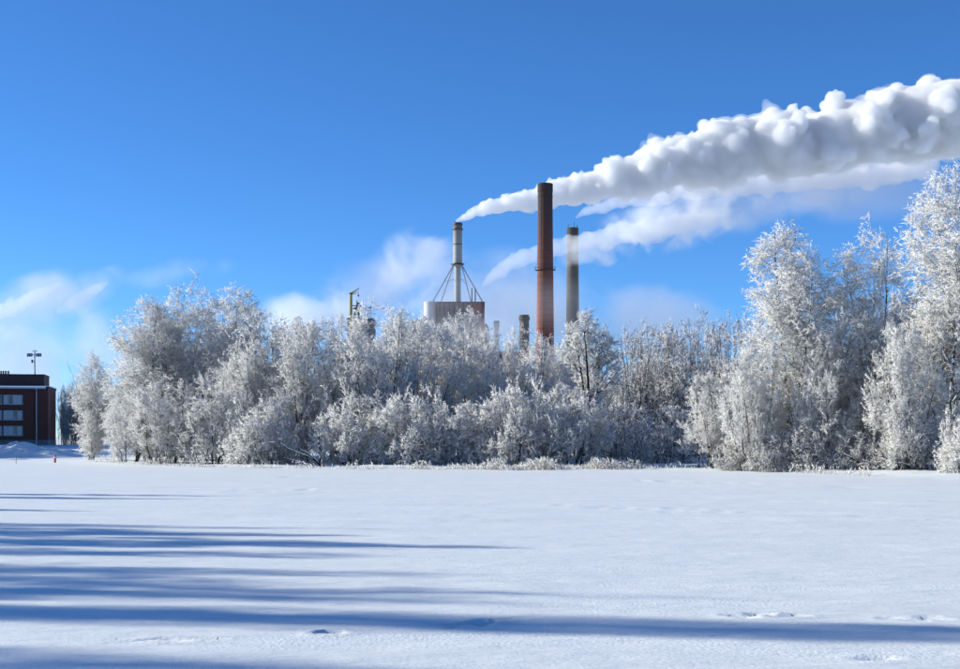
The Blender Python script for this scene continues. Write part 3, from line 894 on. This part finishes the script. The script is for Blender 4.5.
# ---------------------------------------------------------------- the mill: chimneys, boiler house, hall
def stack_mat(name, cols, ztop, noise=0.25, rings=0.0):
    """brick or concrete with soot running down from the mouth; cols: (height fraction, colour)"""
    m, nt, out = mat(name)
    p = N(nt, 'ShaderNodeBsdfPrincipled'); p.inputs['Roughness'].default_value = 0.85
    tc = N(nt, 'ShaderNodeTexCoord')
    sx = N(nt, 'ShaderNodeSeparateXYZ'); nt.links.new(tc.outputs['Object'], sx.inputs[0])
    mp = N(nt, 'ShaderNodeMapping'); mp.inputs['Scale'].default_value = (0.5, 0.5, 0.07); nt.links.new(tc.outputs['Object'], mp.inputs['Vector'])
    nz = N(nt, 'ShaderNodeTexNoise'); nz.inputs['Scale'].default_value = 1.0; nz.inputs['Detail'].default_value = 6; nt.links.new(mp.outputs[0], nz.inputs['Vector'])
    dv = N(nt, 'ShaderNodeMath', operation='DIVIDE'); dv.inputs[1].default_value = ztop; nt.links.new(sx.outputs[2], dv.inputs[0])
    ma = N(nt, 'ShaderNodeMath', operation='MULTIPLY_ADD'); ma.inputs[1].default_value = noise; nt.links.new(nz.outputs[0], ma.inputs[0]); nt.links.new(dv.outputs[0], ma.inputs[2])
    sb = N(nt, 'ShaderNodeMath', operation='SUBTRACT'); sb.inputs[1].default_value = noise*0.5; nt.links.new(ma.outputs[0], sb.inputs[0])
    cr = N(nt, 'ShaderNodeValToRGB'); nt.links.new(sb.outputs[0], cr.inputs[0])
    e = cr.color_ramp.elements
    e[0].position = cols[0][0]; e[0].color = (*cols[0][1], 1)
    e[1].position = cols[-1][0]; e[1].color = (*cols[-1][1], 1)
    for q, c in cols[1:-1]:
        n_ = e.new(q); n_.color = (*c, 1)
    n2 = N(nt, 'ShaderNodeTexNoise'); n2.inputs['Scale'].default_value = 1.2; n2.inputs['Detail'].default_value = 8; nt.links.new(tc.outputs['Object'], n2.inputs['Vector'])
    mr = N(nt, 'ShaderNodeMapRange'); mr.inputs['To Min'].default_value = 0.6; mr.inputs['To Max'].default_value = 1.35; nt.links.new(n2.outputs[0], mr.inputs['Value'])
    mx = N(nt, 'ShaderNodeMix'); mx.data_type = 'RGBA'; mx.blend_type = 'MULTIPLY'; mx.inputs['Factor'].default_value = 1.0
    nt.links.new(cr.outputs[0], mx.inputs['A']); nt.links.new(mr.outputs[0], mx.inputs['B'])
    nt.links.new(mx.outputs['Result'], p.inputs['Base Color'])
    nt.links.new(p.outputs[0], out.inputs['Surface'])
    return m

def ring_mesh(name, mat_, r=1.0, h=0.22, t=0.03, n=32):
    mb = MB(); mb.lathe([(r*(1-t), -h/2), (r*(1+t), -h/2), (r*(1+t), h/2), (r*(1-t), h/2), (r*(1-t), -h/2)], n)
    me = bpy.data.meshes.new(name); me.from_pydata(mb.v, [], mb.f); me.materials.append(mat_)
    return me
G0 = 0.45
M['red_stack'] = stack_mat('red_chimney_brick', [(0.0, (0.26, 0.075, 0.05)), (0.45, (0.24, 0.07, 0.045)), (0.66, (0.17, 0.055, 0.038)), (0.82, (0.085, 0.036, 0.028)), (1.0, (0.03, 0.021, 0.02))], 86)
M['grey_stack'] = stack_mat('grey_chimney_concrete', [(0.0, (0.25, 0.22, 0.175)), (0.55, (0.20, 0.18, 0.15)), (0.78, (0.11, 0.10, 0.09)), (1.0, (0.05, 0.047, 0.045))], 82)
M['steel_stack'] = stack_mat('steel_flue', [(0.0, (0.34, 0.34, 0.32)), (0.7, (0.32, 0.32, 0.29)), (0.9, (0.24, 0.24, 0.22)), (1.0, (0.07, 0.07, 0.07))], 80, 0.1)
M['small_stack'] = stack_mat('small_stack_brick', [(0.0, (0.22, 0.17, 0.14)), (0.9, (0.15, 0.12, 0.10)), (1.0, (0.06, 0.05, 0.05))], 47)
M['white_stack'] = stack_mat('white_stack', [(0.0, (0.55, 0.55, 0.54)), (0.93, (0.50, 0.50, 0.48)), (0.955, (0.03, 0.03, 0.03)), (1.0, (0.02, 0.02, 0.02))], 46, 0.01)
M['hoop'] = simple('hoop_iron', (0.09, 0.04, 0.032), (0.05, 0.03, 0.028), scale=3, rough=0.8)
M['soot'] = simple('soot', (0.012, 0.012, 0.012), rough=0.95)

def chimney(name, u, d, vtop, r_top, r_bot, mat_, label, collar=None, hoops=0, platforms=(), hoop_mat=None):
    x = wx(u, d); zt = wz(vtop, d)-G0
    o = empty(name, (x, d, G0))
    R = lambda z: r_bot + (r_top-r_bot)*z/zt
    prof = [(R(zt*k/12.0), zt*k/12.0) for k in range(13)]
    prof[0] = (prof[0][0], -0.6)
    sh = MB(); sh.lathe(prof + [(r_top*0.86, zt), (r_top*0.84, zt-4.0)], 40); sh.build('shaft', mat_, o, smooth=False)
    MB().lathe([(0.01, zt-3.9), (r_top*0.85, zt-3.9)], 40).build('flue_mouth', M['soot'], o)
    hm = ring_mesh('hoop', M['hoop'], h=0.16, t=0.02)
    for k in range(hoops):
        z = zt*(k+0.5)/hoops
        h = link('hoop', hm, o, (0, 0, z)); h.scale = (R(z), R(z), 1.0)
    if collar:
        for (za, zb_, k) in collar:
            c = MB(); c.lathe([(R(zt)*0.99, zt-za), (R(zt)*k, zt-za+0.12), (R(zt)*k, zt-zb_-0.05), (R(zt)*0.99, zt-zb_)], 40); c.build('collar', mat_, o)
    for vp in platforms:
        z = wz(vp, d)-G0
        r = R(z)
        p = MB(); p.lathe([(r*0.99, z-.1), (r+0.75, z-.1), (r+0.75, z+.1), (r*0.99, z+.1)], 32)
        po = p.build('platform', M['dark_metal'], o)
        q = MB()
        q.lathe([(r+.70, z+1.05), (r+.75, z+1.05), (r+.75, z+1.12), (r+.70, z+1.12), (r+.70, z+1.05)], 32)
        for k in range(16):
            a = k*math.pi/8
            q.tube([((r+.72)*math.cos(a), (r+.72)*math.sin(a), z+.1), ((r+.72)*math.cos(a), (r+.72)*math.sin(a), z+1.08)], .04, 5)
        q.build('railing', M['dark_metal'], po)
    tag(o, label, 'chimney')
    return o, R, zt
def ladder(o, R, zt, ang, z0=3.0):
    l = MB()
    a0 = ang-.0; 
    for s_ in (-.22, .22):
        pts = []
        for k in range(9):
            z = z0+(zt-z0)*k/8
            r = R(z)+.35
            pts.append((r*math.cos(ang)-s_*math.sin(ang), r*math.sin(ang)+s_*math.cos(ang), z))
        l.tube(pts, .05, 5)
    l.build('ladder', M['dark_metal'], o)

o, R, zt = chimney('brick_chimney', 545.2, 440, 183.8, 2.42, 3.25, M['red_stack'], 'tallest chimney, tapering red brick with a sooty dark top', collar=[(2.9, 0.0, 1.07), (4.6, 4.1, 1.06)], hoops=40, platforms=(270,))
ladder(o, R, zt, -2.3)
o, R, zt = chimney('concrete_chimney', 572.6, 512, 228, 2.2, 2.9, M['grey_stack'], 'grey concrete chimney with steam drifting across its top', collar=[(2.0, 0.0, 1.05)], hoops=0, platforms=())
ladder(o, R, zt, -1.2)
for dx, hh in ((-.9, 1.6), (.3, 2.2), (.9, 1.3)):
    MB().tube([(dx*1.9, -.3, zt-.5), (dx*1.9, -.3, zt+hh)], .12, 6).build('lightning_rod', M['dark_metal'], o)
chimney('short_stack', 524.3, 470, 315, 1.7, 1.95, M['small_stack'], 'short round brown stack with a wider cap beside the red chimney', collar=[(1.9, 0.6, 1.16)], hoops=6)
chimney('short_pale_stack', 496.5, 478, 321, 0.9, 0.95, M['white_stack'], 'thin short pale stack with a black top by the boiler house', collar=[(2.2, 0.0, 1.12)])

M['boiler_wall'] = simple('boiler_house_wall', (0.20, 0.055, 0.05), (0.26, 0.075, 0.06), scale=.15, rough=0.85, stretch=(1, 1, .2))
M['boiler_grey'] = simple('boiler_house_cladding', (0.15, 0.12, 0.115), (0.21, 0.18, 0.17), scale=.2, rough=0.8, stretch=(1, 1, .2))
M['silo'] = simple('silo_steel', (0.55, 0.56, 0.57), (0.45, 0.46, 0.48), scale=.3, rough=0.6)
def boiler_house():
    D = 488.0
    X = lambda u: wx(u, D); Z = lambda v: wz(v, D)
    o = empty('boiler_house', (X(461), D, G0))
    ox, oy, oz = o.location
    zt = Z(305)-oz
    MB().box(X(438)-ox, X(470)-ox, -8, 12, -.5, zt).build('wall', M['boiler_grey'], o)
    MB().box(X(470)-ox+.003, X(484.5)-ox, -8.1, 12.1, -.5, zt-.003).build('wall_panel', M['boiler_wall'], o)
    MB().box(X(437.6)-ox, X(484.8)-ox, -8.3, 12.3, zt+.003, zt+.4).build('roof', M['dark_metal'], o)
    n = 10
    for k in range(n):
        x = X(438)-ox + (X(484.5)-X(438))*(k+.5)/n
        MB().box(x-.12, x+.12, -8.28, -8.12, 0, zt-.05).build('pilaster', M['dark_metal'], o)
    for r_ in range(4):
        for k in range(6):
            x = X(441)-ox + k*2.6
            z = zt-6-r_*7
            g = MB().box(x-.8, x+.8, -8.06, -7.9, z-1.2, z+1.2).build('window', M['glass'], o)
            MB().box(x-.9, x+.9, -8.09, -7.95, z-1.35, z-1.22).build('sill', M['pipe'], g)
    MB().tube([(X(486)-ox, 0, -.3), (X(486)-ox, 0, Z(328)-oz), (X(484)-ox, 0, Z(325)-oz)], 1.1, 14).build('duct', M['boiler_wall'], o, smooth=True)
    for u in (472, 475.3):
        MB().tube([(X(u)-ox, -5, zt+.3), (X(u)-ox, -5, Z(289.5)-oz)], .22, 8).build('vent_pipe', M['dark_metal'], o)
    tag(o, 'steam-veiled boiler house with a dark red end wall', 'building')
    # silo at its end
    s = empty('silo', (X(431), D-3, G0))
    r = (X(438)-X(424))/2-.05; zs = Z(303)-oz
    MB().lathe([(r, -.5), (r, zs), (r*.6, zs+.35), (0.01, zs+.6)], 32).build('shell', M['silo'], s, smooth=False)
    rg = ring_mesh('rim', M['silo'], r, .5, .02)
    for k in range(5): link('rim', rg, s, (0, 0, zs-.3-k*9))
    tag(s, 'pale cylindrical silo at the end of the boiler house', 'silo')
    # flue stack on a four-legged frame over the roof
    f = empty('flue_stack', (X(457.5), D+2, Z(305)))
    fx, fy, fz = f.location
    ztop = Z(222)-fz; zp = Z(263)-fz
    MB().lathe([(1.2, .42), (1.2, zp-1.2), (1.68, zp), (1.66, ztop), (1.45, ztop), (1.42, ztop-3)], 28).build('flue', M['steel_stack_l'], f)
    MB().lathe([(0.01, ztop-2.9), (1.43, ztop-2.9)], 28).build('flue_mouth', M['soot'], f)
    for zc, w, h in ((ztop-2.4, .45, .35), (ztop-.5, .18, .5), (zp-.2, .75, .5), (ztop-8, .1, .3)):
        MB().lathe([(1.6, zc-h/2), (1.67+w, zc-h/2), (1.67+w, zc+h/2), (1.6, zc+h/2)], 28).build('platform' if w > .4 else 'flange', M['dark_metal'], f)
    for (ax, ay) in ((-9.3, -7), (-7.0, 6), (9.5, -7), (5.4, 6)):
        MB().tube([(1.5*(1 if ax > 0 else -1), ay*.12, zp-.5), (ax, ay, .2)], .2, 8).build('brace_leg', M['brace'], f)
        for t in (.45,):
            p = Vector((1.5*(1 if ax > 0 else -1), ay*.12, zp-.5)).lerp(Vector((ax, ay, .2)), t)
            MB().tube([p, (1.1 if ax > 0 else -1.1, 0, p.z+1.5)], .08, 6).build('brace_tie', M['brace'], f)
    tag(f, 'slim grey steel flue stack held by braces on the boiler house roof, trailing white smoke', 'chimney')
M['steel_stack_l'] = stack_mat('steel_flue_skin', [(0.0, (0.36, 0.36, 0.34)), (0.7, (0.34, 0.34, 0.31)), (0.9, (0.22, 0.22, 0.20)), (1.0, (0.05, 0.05, 0.05))], 31, 0.1)
M['brace'] = simple('brace_paint', (0.19, 0.20, 0.23), (0.25, 0.26, 0.28), scale=1, rough=0.6)
boiler_house()

M['yellow'] = simple('crane_yellow', (0.36, 0.31, 0.09), (0.27, 0.23, 0.07), scale=1, rough=0.5)
def mill_hall():
    D = 405.0
    o = empty('mill_hall', (wx(430, D), D, G0))
    ox, oy, oz = o.location
    xa, xb = wx(335, D)-ox, wx(520, D)-ox
    h = wz(352, D)-oz
    MB().box(xa, xb, 0, 26, -.5, h).build('wall', M['brick'], o)
    MB().box(xa-.3, xb+.3, -.3, 26.3, h+.003, h+.5).build('roof_snow', M['snow'], o)
    for k in range(10):
        for r_ in range(3):
            x = xa+3+k*5.4; z = 5+r_*7
            g = MB().box(x-1.2, x+1.2, -.08, .2, z, z+3.2).build('window', M['glass'], o)
            MB().box(x-.05, x+.05, -.12, -.085, z, z+3.2).build('mullion', M['wframe'], g)
            MB().box(x-1.35, x+1.35, -.16, -.02, z-.2, z-.01).build('sill', M['pipe'], g)
    ta, tb = wx(346.5, D)-ox, wx(372, D)-ox
    th = wz(318.5, D)-oz
    MB().box(ta, tb, 2, 14, h+.51, th).build('lift_tower', M['boiler_grey'], o)
    MB().box(ta-.15, tb+.15, 1.85, 14.15, th+.003, th+.3).build('tower_roof', M['dark_metal'], o)
    tag(o, 'mill hall behind the trees with a tower under the yellow crane', 'building')
    # loader crane on the tower roof
    c = empty('roof_crane', (wx(350.8, D+5), D+5, oz+th+.3))
    cz = c.location.z
    z = lambda v: wz(v, D+5)-cz
    x = lambda u: wx(u, D+5)-c.location.x
    MB().box(-.75, .75, -.75, .75, -.02, .55).build('base', M['dark_metal'], c)
    MB().lathe([(.62, .55), (.58, 1.6), (.52, 1.7), (.48, z(294))], 16).build('mast', M['yellow'], c)
    MB().lathe([(.66, 1.2), (.66, 1.7)], 16).build('slew_ring', M['dark_metal'], c)
    MB().lathe([(.40, z(294)-.1), (.62, z(294)), (.62, z(294)+.25), (.01, z(294)+.35)], 16).build('mast_head', M['dark_metal'], c)
    b = MB(); b.tube([(-.25, 0, z(293.8)), (x(355), -.1, z(291.2))], [.36, .28], 8); b.tube([(.2, 0, z(294.8)), (x(357.8), 0, z(292.6))], .12, 6)
    bo = b.build('boom', M['yellow'], c)
    MB().tube([(x(354.2), -.1, z(291.8)), (x(359), -.1, z(288))], [.24, .14], 8).build('jib', M['brace'], c)
    MB().tube([(x(358.4), -.1, z(288.5)), (x(358.4), -.1, z(294.5))], .03, 5).build('cable', M['dark_metal'], c)
    MB().lathe([(.01, z(294.2)), (.22, z(294.8)), (.26, z(296)), (.08, z(296.8)), (.01, z(296.9))], 10, x(358.4), -.1).build('hook_block', M['dark_metal'], c)
    tag(c, 'yellow loader crane with raised boom poking above the frosted trees', 'crane')
    # dark ventilator with platform and rail next to it
    v_ = empty('roof_ventilator', (wx(356.5, D+6), D+6, oz+th+.3))
    vz = v_.location.z
    z = lambda v: wz(v, D+6)-vz
    x = lambda u: wx(u, D+6)-v_.location.x
    MB().lathe([(1.05, -.02), (1.0, z(314)), (.7, z(311)), (1.15, z(309)), (1.15, z(308)), (.3, z(307.2)), (.01, z(307))], 16).build('cowl', M['dark_metal'], v_)
    MB().tube([(.15, 0, z(308)), (.15, 0, z(300.2))], [.3, .12], 8).build('mast', M['dark_metal'], v_)
    MB().box(x(352.5), x(361.5), -.12, .12, z(306.2), z(305.2)).build('crossarm', M['dark_metal'], v_)
    MB().box(x(357), x(359.5), -.2, .2, z(304.5), z(302.5)).build('beacon', M['dark_metal'], v_)
    rl = MB(); rl.tube([(x(359), .3, z(307.2)), (x(371), .3, z(307.6))], .1, 6); rl.tube([(x(361), .3, z(310)), (x(371), .3, z(310.4))], .07, 6)
    for u in (361.5, 364.8, 368, 370.6): rl.tube([(x(u), .3, -.02), (x(u), .3, z(307.4))], .07, 5)
    rl.build('railing', M['brace'], v_)
    MB().box(x(369.4), x(371.4), .1, .5, z(308.4), z(306.8)).build('lamp', M['dark_metal'], v_)
    tag(v_, 'dark roof ventilator with crossarm and railing beside the yellow crane', 'ventilator')
mill_hall()

# ---------------------------------------------------------------- smoke and steam
def ico(sub):
    bm = bmesh.new(); bmesh.ops.create_icosphere(bm, subdivisions=sub, radius=1.0)
    v = np.array([q.co[:] for q in bm.verts]); f = np.array([[q.index for q in t.verts] for t in bm.faces]); bm.free()
    return v, f
ICO = ico(2)
def billow(name, path, d, seed, mat_, label, voxel, rough=0.0, parent=None, swell=1.0, n_core=80, n_mid=460, n_small=1800, flat_below=True, cat='smoke', drift=0.0):
    """a rolling plume: overlapping puffs in three sizes along the wind, fused into one skin; path in (u, v, radius) of the photograph at distance d"""
    rng = np.random.default_rng(seed)
    P = np.array([(wx(u, d), d + drift*k/(len(path)-1.0), wz(v, d)) for k, (u, v, r) in enumerate(path)]); Rr = np.array([r for u, v, r in path])*swell*d/F
    seg = np.linalg.norm(np.diff(P, axis=0), axis=1); cum = np.concatenate([[0], np.cumsum(seg)])
    # denser sampling where the plume is thin
    w = np.concatenate([[0], np.cumsum(seg/(0.5*(Rr[1:]+Rr[:-1])))])
    q = np.interp(np.linspace(0, w[-1], n_core), w, cum)
    c = np.stack([np.interp(q, cum, P[:, k]) for k in range(3)], 1); r = np.interp(q, cum, Rr)
    c = c + rng.normal(0, 0.11, c.shape)*r[:, None]
    C = [c]; S = [r*rng.uniform(0.60, 0.80, len(r))]; RR = [r]
    for n, lo, hi in ((n_mid, 0.19, 0.33), (n_small, 0.08, 0.17), (n_small*3, 0.035, 0.08)):
        pc = C[-1]; ps = S[-1]; pr = RR[-1]
        k = rng.integers(0, len(pc), n)
        dr = rng.normal(size=(n, 3)); dr[:, 2] = np.where(dr[:, 2] < 0, dr[:, 2]*0.7, dr[:, 2]*1.2)
        # grow outwards from the axis
        ax = np.stack([np.interp(pc[k, 0], P[:, 0], P[:, m_]) for m_ in range(3)], 1)
        dr = unit(unit(dr) + 0.6*unit(pc[k]-ax+1e-6))
        C.append(pc[k] + dr*(ps[k]*rng.uniform(0.72, 0.98, n))[:, None]); RR.append(pr[k])
        S.append(pr[k]*rng.uniform(lo, hi, n)*np.where(dr[:, 2] < -0.35, 0.8, 1.0))
    C = np.concatenate(C); S = np.concatenate(S)
    v, f = ICO
    C = C[S > voxel*0.7]; S = S[S > voxel*0.7]
    V = (C[:, None, :] + v[None]*S[:, None, None]).reshape(-1, 3)
    Fc = (np.arange(len(C))[:, None, None]*len(v) + f[None]).reshape(-1, 3)
    org = P[0]
    me = np_mesh(name, V-org, [Fc], [])
    tmp = bpy.data.objects.new('tmp', me); COL.objects.link(tmp)
    md = tmp.modifiers.new('r', 'REMESH'); md.mode = 'VOXEL'; md.voxel_size = voxel
    dg = bpy.context.evaluated_depsgraph_get()
    nm = bpy.data.meshes.new_from_object(tmp.evaluated_get(dg))
    bpy.data.objects.remove(tmp); bpy.data.meshes.remove(me)
    if rough:
        co = np.empty(len(nm.vertices)*3, np.float32); nm.vertices.foreach_get('co', co); co = co.reshape(-1, 3).astype(float)
        no = np.empty(len(nm.vertices)*3, np.float32); nm.vertices.foreach_get('normal', no); no = no.reshape(-1, 3)
        rl = np.interp(co[:, 0]+org[0], P[:, 0], Rr)
        dsp = np.zeros(len(co))
        for fr, am in ((1.6, 0.22), (3.4, 0.12), (7.0, 0.06)):
            q = (co + 50.0)*(fr/np.maximum(rl.mean(), 3.0))
            nn = vnoise3(q[:, 0], q[:, 1], q[:, 2], int(fr*10)+seed)
            dsp += am*(np.abs(nn)*2.0 - 0.45)
        sc = np.minimum(rl, rl.mean()*1.2)
        co = co + no*(rough*dsp*sc*np.where(rl < 3, 0.6, 1.0))[:, None]
        nm.vertices.foreach_set('co', co.astype(np.float32).ravel()); nm.update()
    nm.name = name; nm.materials.clear(); nm.materials.append(mat_)
    o = link(name, nm, None, org)
    if parent is None: tag(o, label, cat, kind='stuff')
    else: o.parent = parent; o.location = (0, 0, 0)
    print(name, len(nm.polygons))
    return o

M['smoke'] = smoke_material('white_smoke', 0.42, col=(0.985, 0.985, 0.985))
M['smoke_fringe'] = smoke_material('smoke_fringe', 0.08)
M['smoke_thin'] = smoke_material('thin_smoke', 0.16, col=(0.93, 0.935, 0.95))
M['wisp'] = smoke_material('bright_wisp', 0.07)
M['steam_thin'] = smoke_material('ragged_steam', 0.11, col=(0.95, 0.955, 0.965))
MAIN = [(457, 221, 2.5), (468, 216, 5), (485, 209, 8), (505, 204, 11), (530, 200, 14), (560, 194, 18), (600, 185, 22), (640, 174, 27), (690, 161, 32), (740, 150, 37), (800, 141, 41), (850, 134, 44), (900, 126, 48), (960, 117, 53), (1030, 102, 58), (1120, 82, 64)]
pl = billow('smoke_plume', MAIN, 492, 2, M['smoke'], 'long rolling white smoke plume trailing from the steel flue stack', 0.45, rough=0.15, n_core=100, n_mid=800, n_small=3600)
billow('smoke_fringe', MAIN, 492, 2, M['smoke_fringe'], '', 0.8, rough=0.5, parent=pl, swell=1.07, n_core=100, n_mid=800, n_small=900)
SEC = [(577, 217, 3), (586, 211, 6), (604, 206, 9), (630, 200, 12), (660, 194, 14), (695, 188, 16), (740, 182, 18), (800, 177, 20), (860, 173, 22), (920, 166, 22)]
billow('smoke_plume', SEC, 512, 5, M['smoke_thin'], 'smaller white smoke plume leaving the grey concrete chimney under the long plume', 0.8, 0.3, n_core=40, n_mid=240, n_small=600)

def puff(parent, u, v, d, ru, rv, rd, mat_, rot=0.0):
    """one ragged bank of steam: ru, rv half sizes in photo pixels at distance d, rd half depth in metres"""
    me = PUFF
    o = link('steam_bank', me.copy(), parent)
    o.data.materials.append(mat_)
    o.location = Vector((wx(u, d), d, wz(v, d))) - Vector(parent.location)
    o.scale = (ru*d/F, rd, rv*d/F)
    o.rotation_euler = (0, math.radians(rot), 0)
    return o
bm = bmesh.new(); bmesh.ops.create_icosphere(bm, subdivisions=4, radius=1.0)
PUFF = bpy.data.meshes.new('steam_bank'); bm.to_mesh(PUFF); bm.free()
M['mist'] = mist_material('steam_mist', 0.05, 0.05, 0.15, 0.85, power=2.8, col=(0.88, 0.89, 0.92))
M['mist_thin'] = mist_material('steam_thin', 0.04, 0.045, 0.1, 0.9, power=2.6, col=(0.88, 0.89, 0.92))
M['mist_puff'] = mist_material('steam_puff', 0.11, 0.10, 0.2, 0.8, power=3.0, detail=5)
M['mist_grey'] = mist_material('steam_grey', 0.030, 0.035, 0.1, 0.9, power=2.8, col=(0.66, 0.68, 0.74))
M['mist_wisp'] = mist_material('steam_wisp', 0.06, 0.045, 0.15, 0.75, power=3.4, detail=5)
M['mist_faint'] = mist_material('steam_faint', 0.014, 0.03, 0.2, 0.9, power=3.4, detail=5)
M['mist_white'] = mist_material('steam_white', 0.035, 0.03, 0.15, 0.85, power=3.2, detail=6, col=(0.86, 0.87, 0.90))

def steam(name, label, d, base, puffs):
    o = empty(name, (wx(base, d), d, G0))
    for p in puffs: puff(o, *p)
    tag(o, label, 'steam', 'steam over the mill', kind='stuff')
    return o
LOW = [(484, 284, 4), (496, 274, 8), (512, 263, 10), (528, 256, 11), (545, 250, 11), (565, 246, 12), (590, 240, 15), (620, 236, 16), (650, 231, 16), (680, 224, 14), (710, 216, 12)]
billow('steam_plume', LOW, 497, 9, M['steam_thin'], 'ragged low steam drifting past the grey chimney from behind the red one', 0.7, 0.5, n_core=60, n_mid=260, n_small=900, cat='steam')
steam('steam_cloud', 'soft steam trailing under the long white plume beyond the grey chimney', 500, 640, [
    (606, 249, 500, 60, 22, 9, M['mist_puff'], -10), (680, 222, 503, 100, 34, 12, M['mist_puff'], -10), (780, 200, 510, 140, 36, 16, M['mist'], -6), (880, 190, 515, 120, 40, 20, M['mist_grey'], -4), (700, 208, 512, 110, 36, 14, M['mist_grey'], -8)])
steam('steam_cloud', 'soft grey steam wrapping the boiler house and flue braces', 470, 450, [
    (440, 300, 472, 60, 54, 8, M['mist_thin'], 0), (418, 278, 512, 66, 56, 14, M['mist_wisp'], -25), (505, 300, 512, 80, 60, 14, M['mist_thin'], 0), (470, 335, 470, 90, 40, 10, M['mist_thin'], 0)])
steam('steam_cloud', 'low grey steam behind the yellow crane', 520, 350, [
    (318, 316, 520, 84, 40, 18, M['mist_wisp'], -12), (385, 300, 530, 100, 62, 24, M['mist_grey'], -15)])
steam('steam_cloud', 'thin steam veil across the foot of the red chimney', 430, 550, [
    (556, 306, 428, 46, 44, 7, M['mist_faint'], 0)])
steam('steam_cloud', 'faint grey steam low over the thicket beyond the grey chimney', 530, 660, [
    (640, 322, 530, 140, 46, 25, M['mist_grey'], 0), (520, 310, 535, 150, 60, 25, M['mist_grey'], 0)])
steam('steam_cloud', 'white steam cloud drifting above the brick building', 700, 40, [
    (25, 308, 700, 75, 36, 22, M['mist_white'], -25), (90, 290, 705, 46, 24, 14, M['mist_white'], -28), (30, 362, 720, 150, 72, 30, M['mist_white'], 0), (180, 272, 760, 70, 18, 20, M['mist_faint'], -8)])

billow('steam_wisp', [(-40, 326, 14), (-10, 316, 13), (12, 307, 12), (34, 297, 9), (52, 288, 6), (62, 283, 3)], 690, 12, M['wisp'], 'bright ragged wisp of steam above the brick building roof', 1.2, 1.0, n_core=40, n_mid=160, n_small=300, cat='steam')
billow('steam_wisp', [(58, 312, 5), (72, 303, 9), (86, 295, 9), (98, 288, 7), (108, 282, 3)], 695, 13, M['wisp'], 'small ragged wisp of steam between the brick building and the birch clump', 1.2, 1.0, n_core=30, n_mid=130, n_small=260, cat='steam')
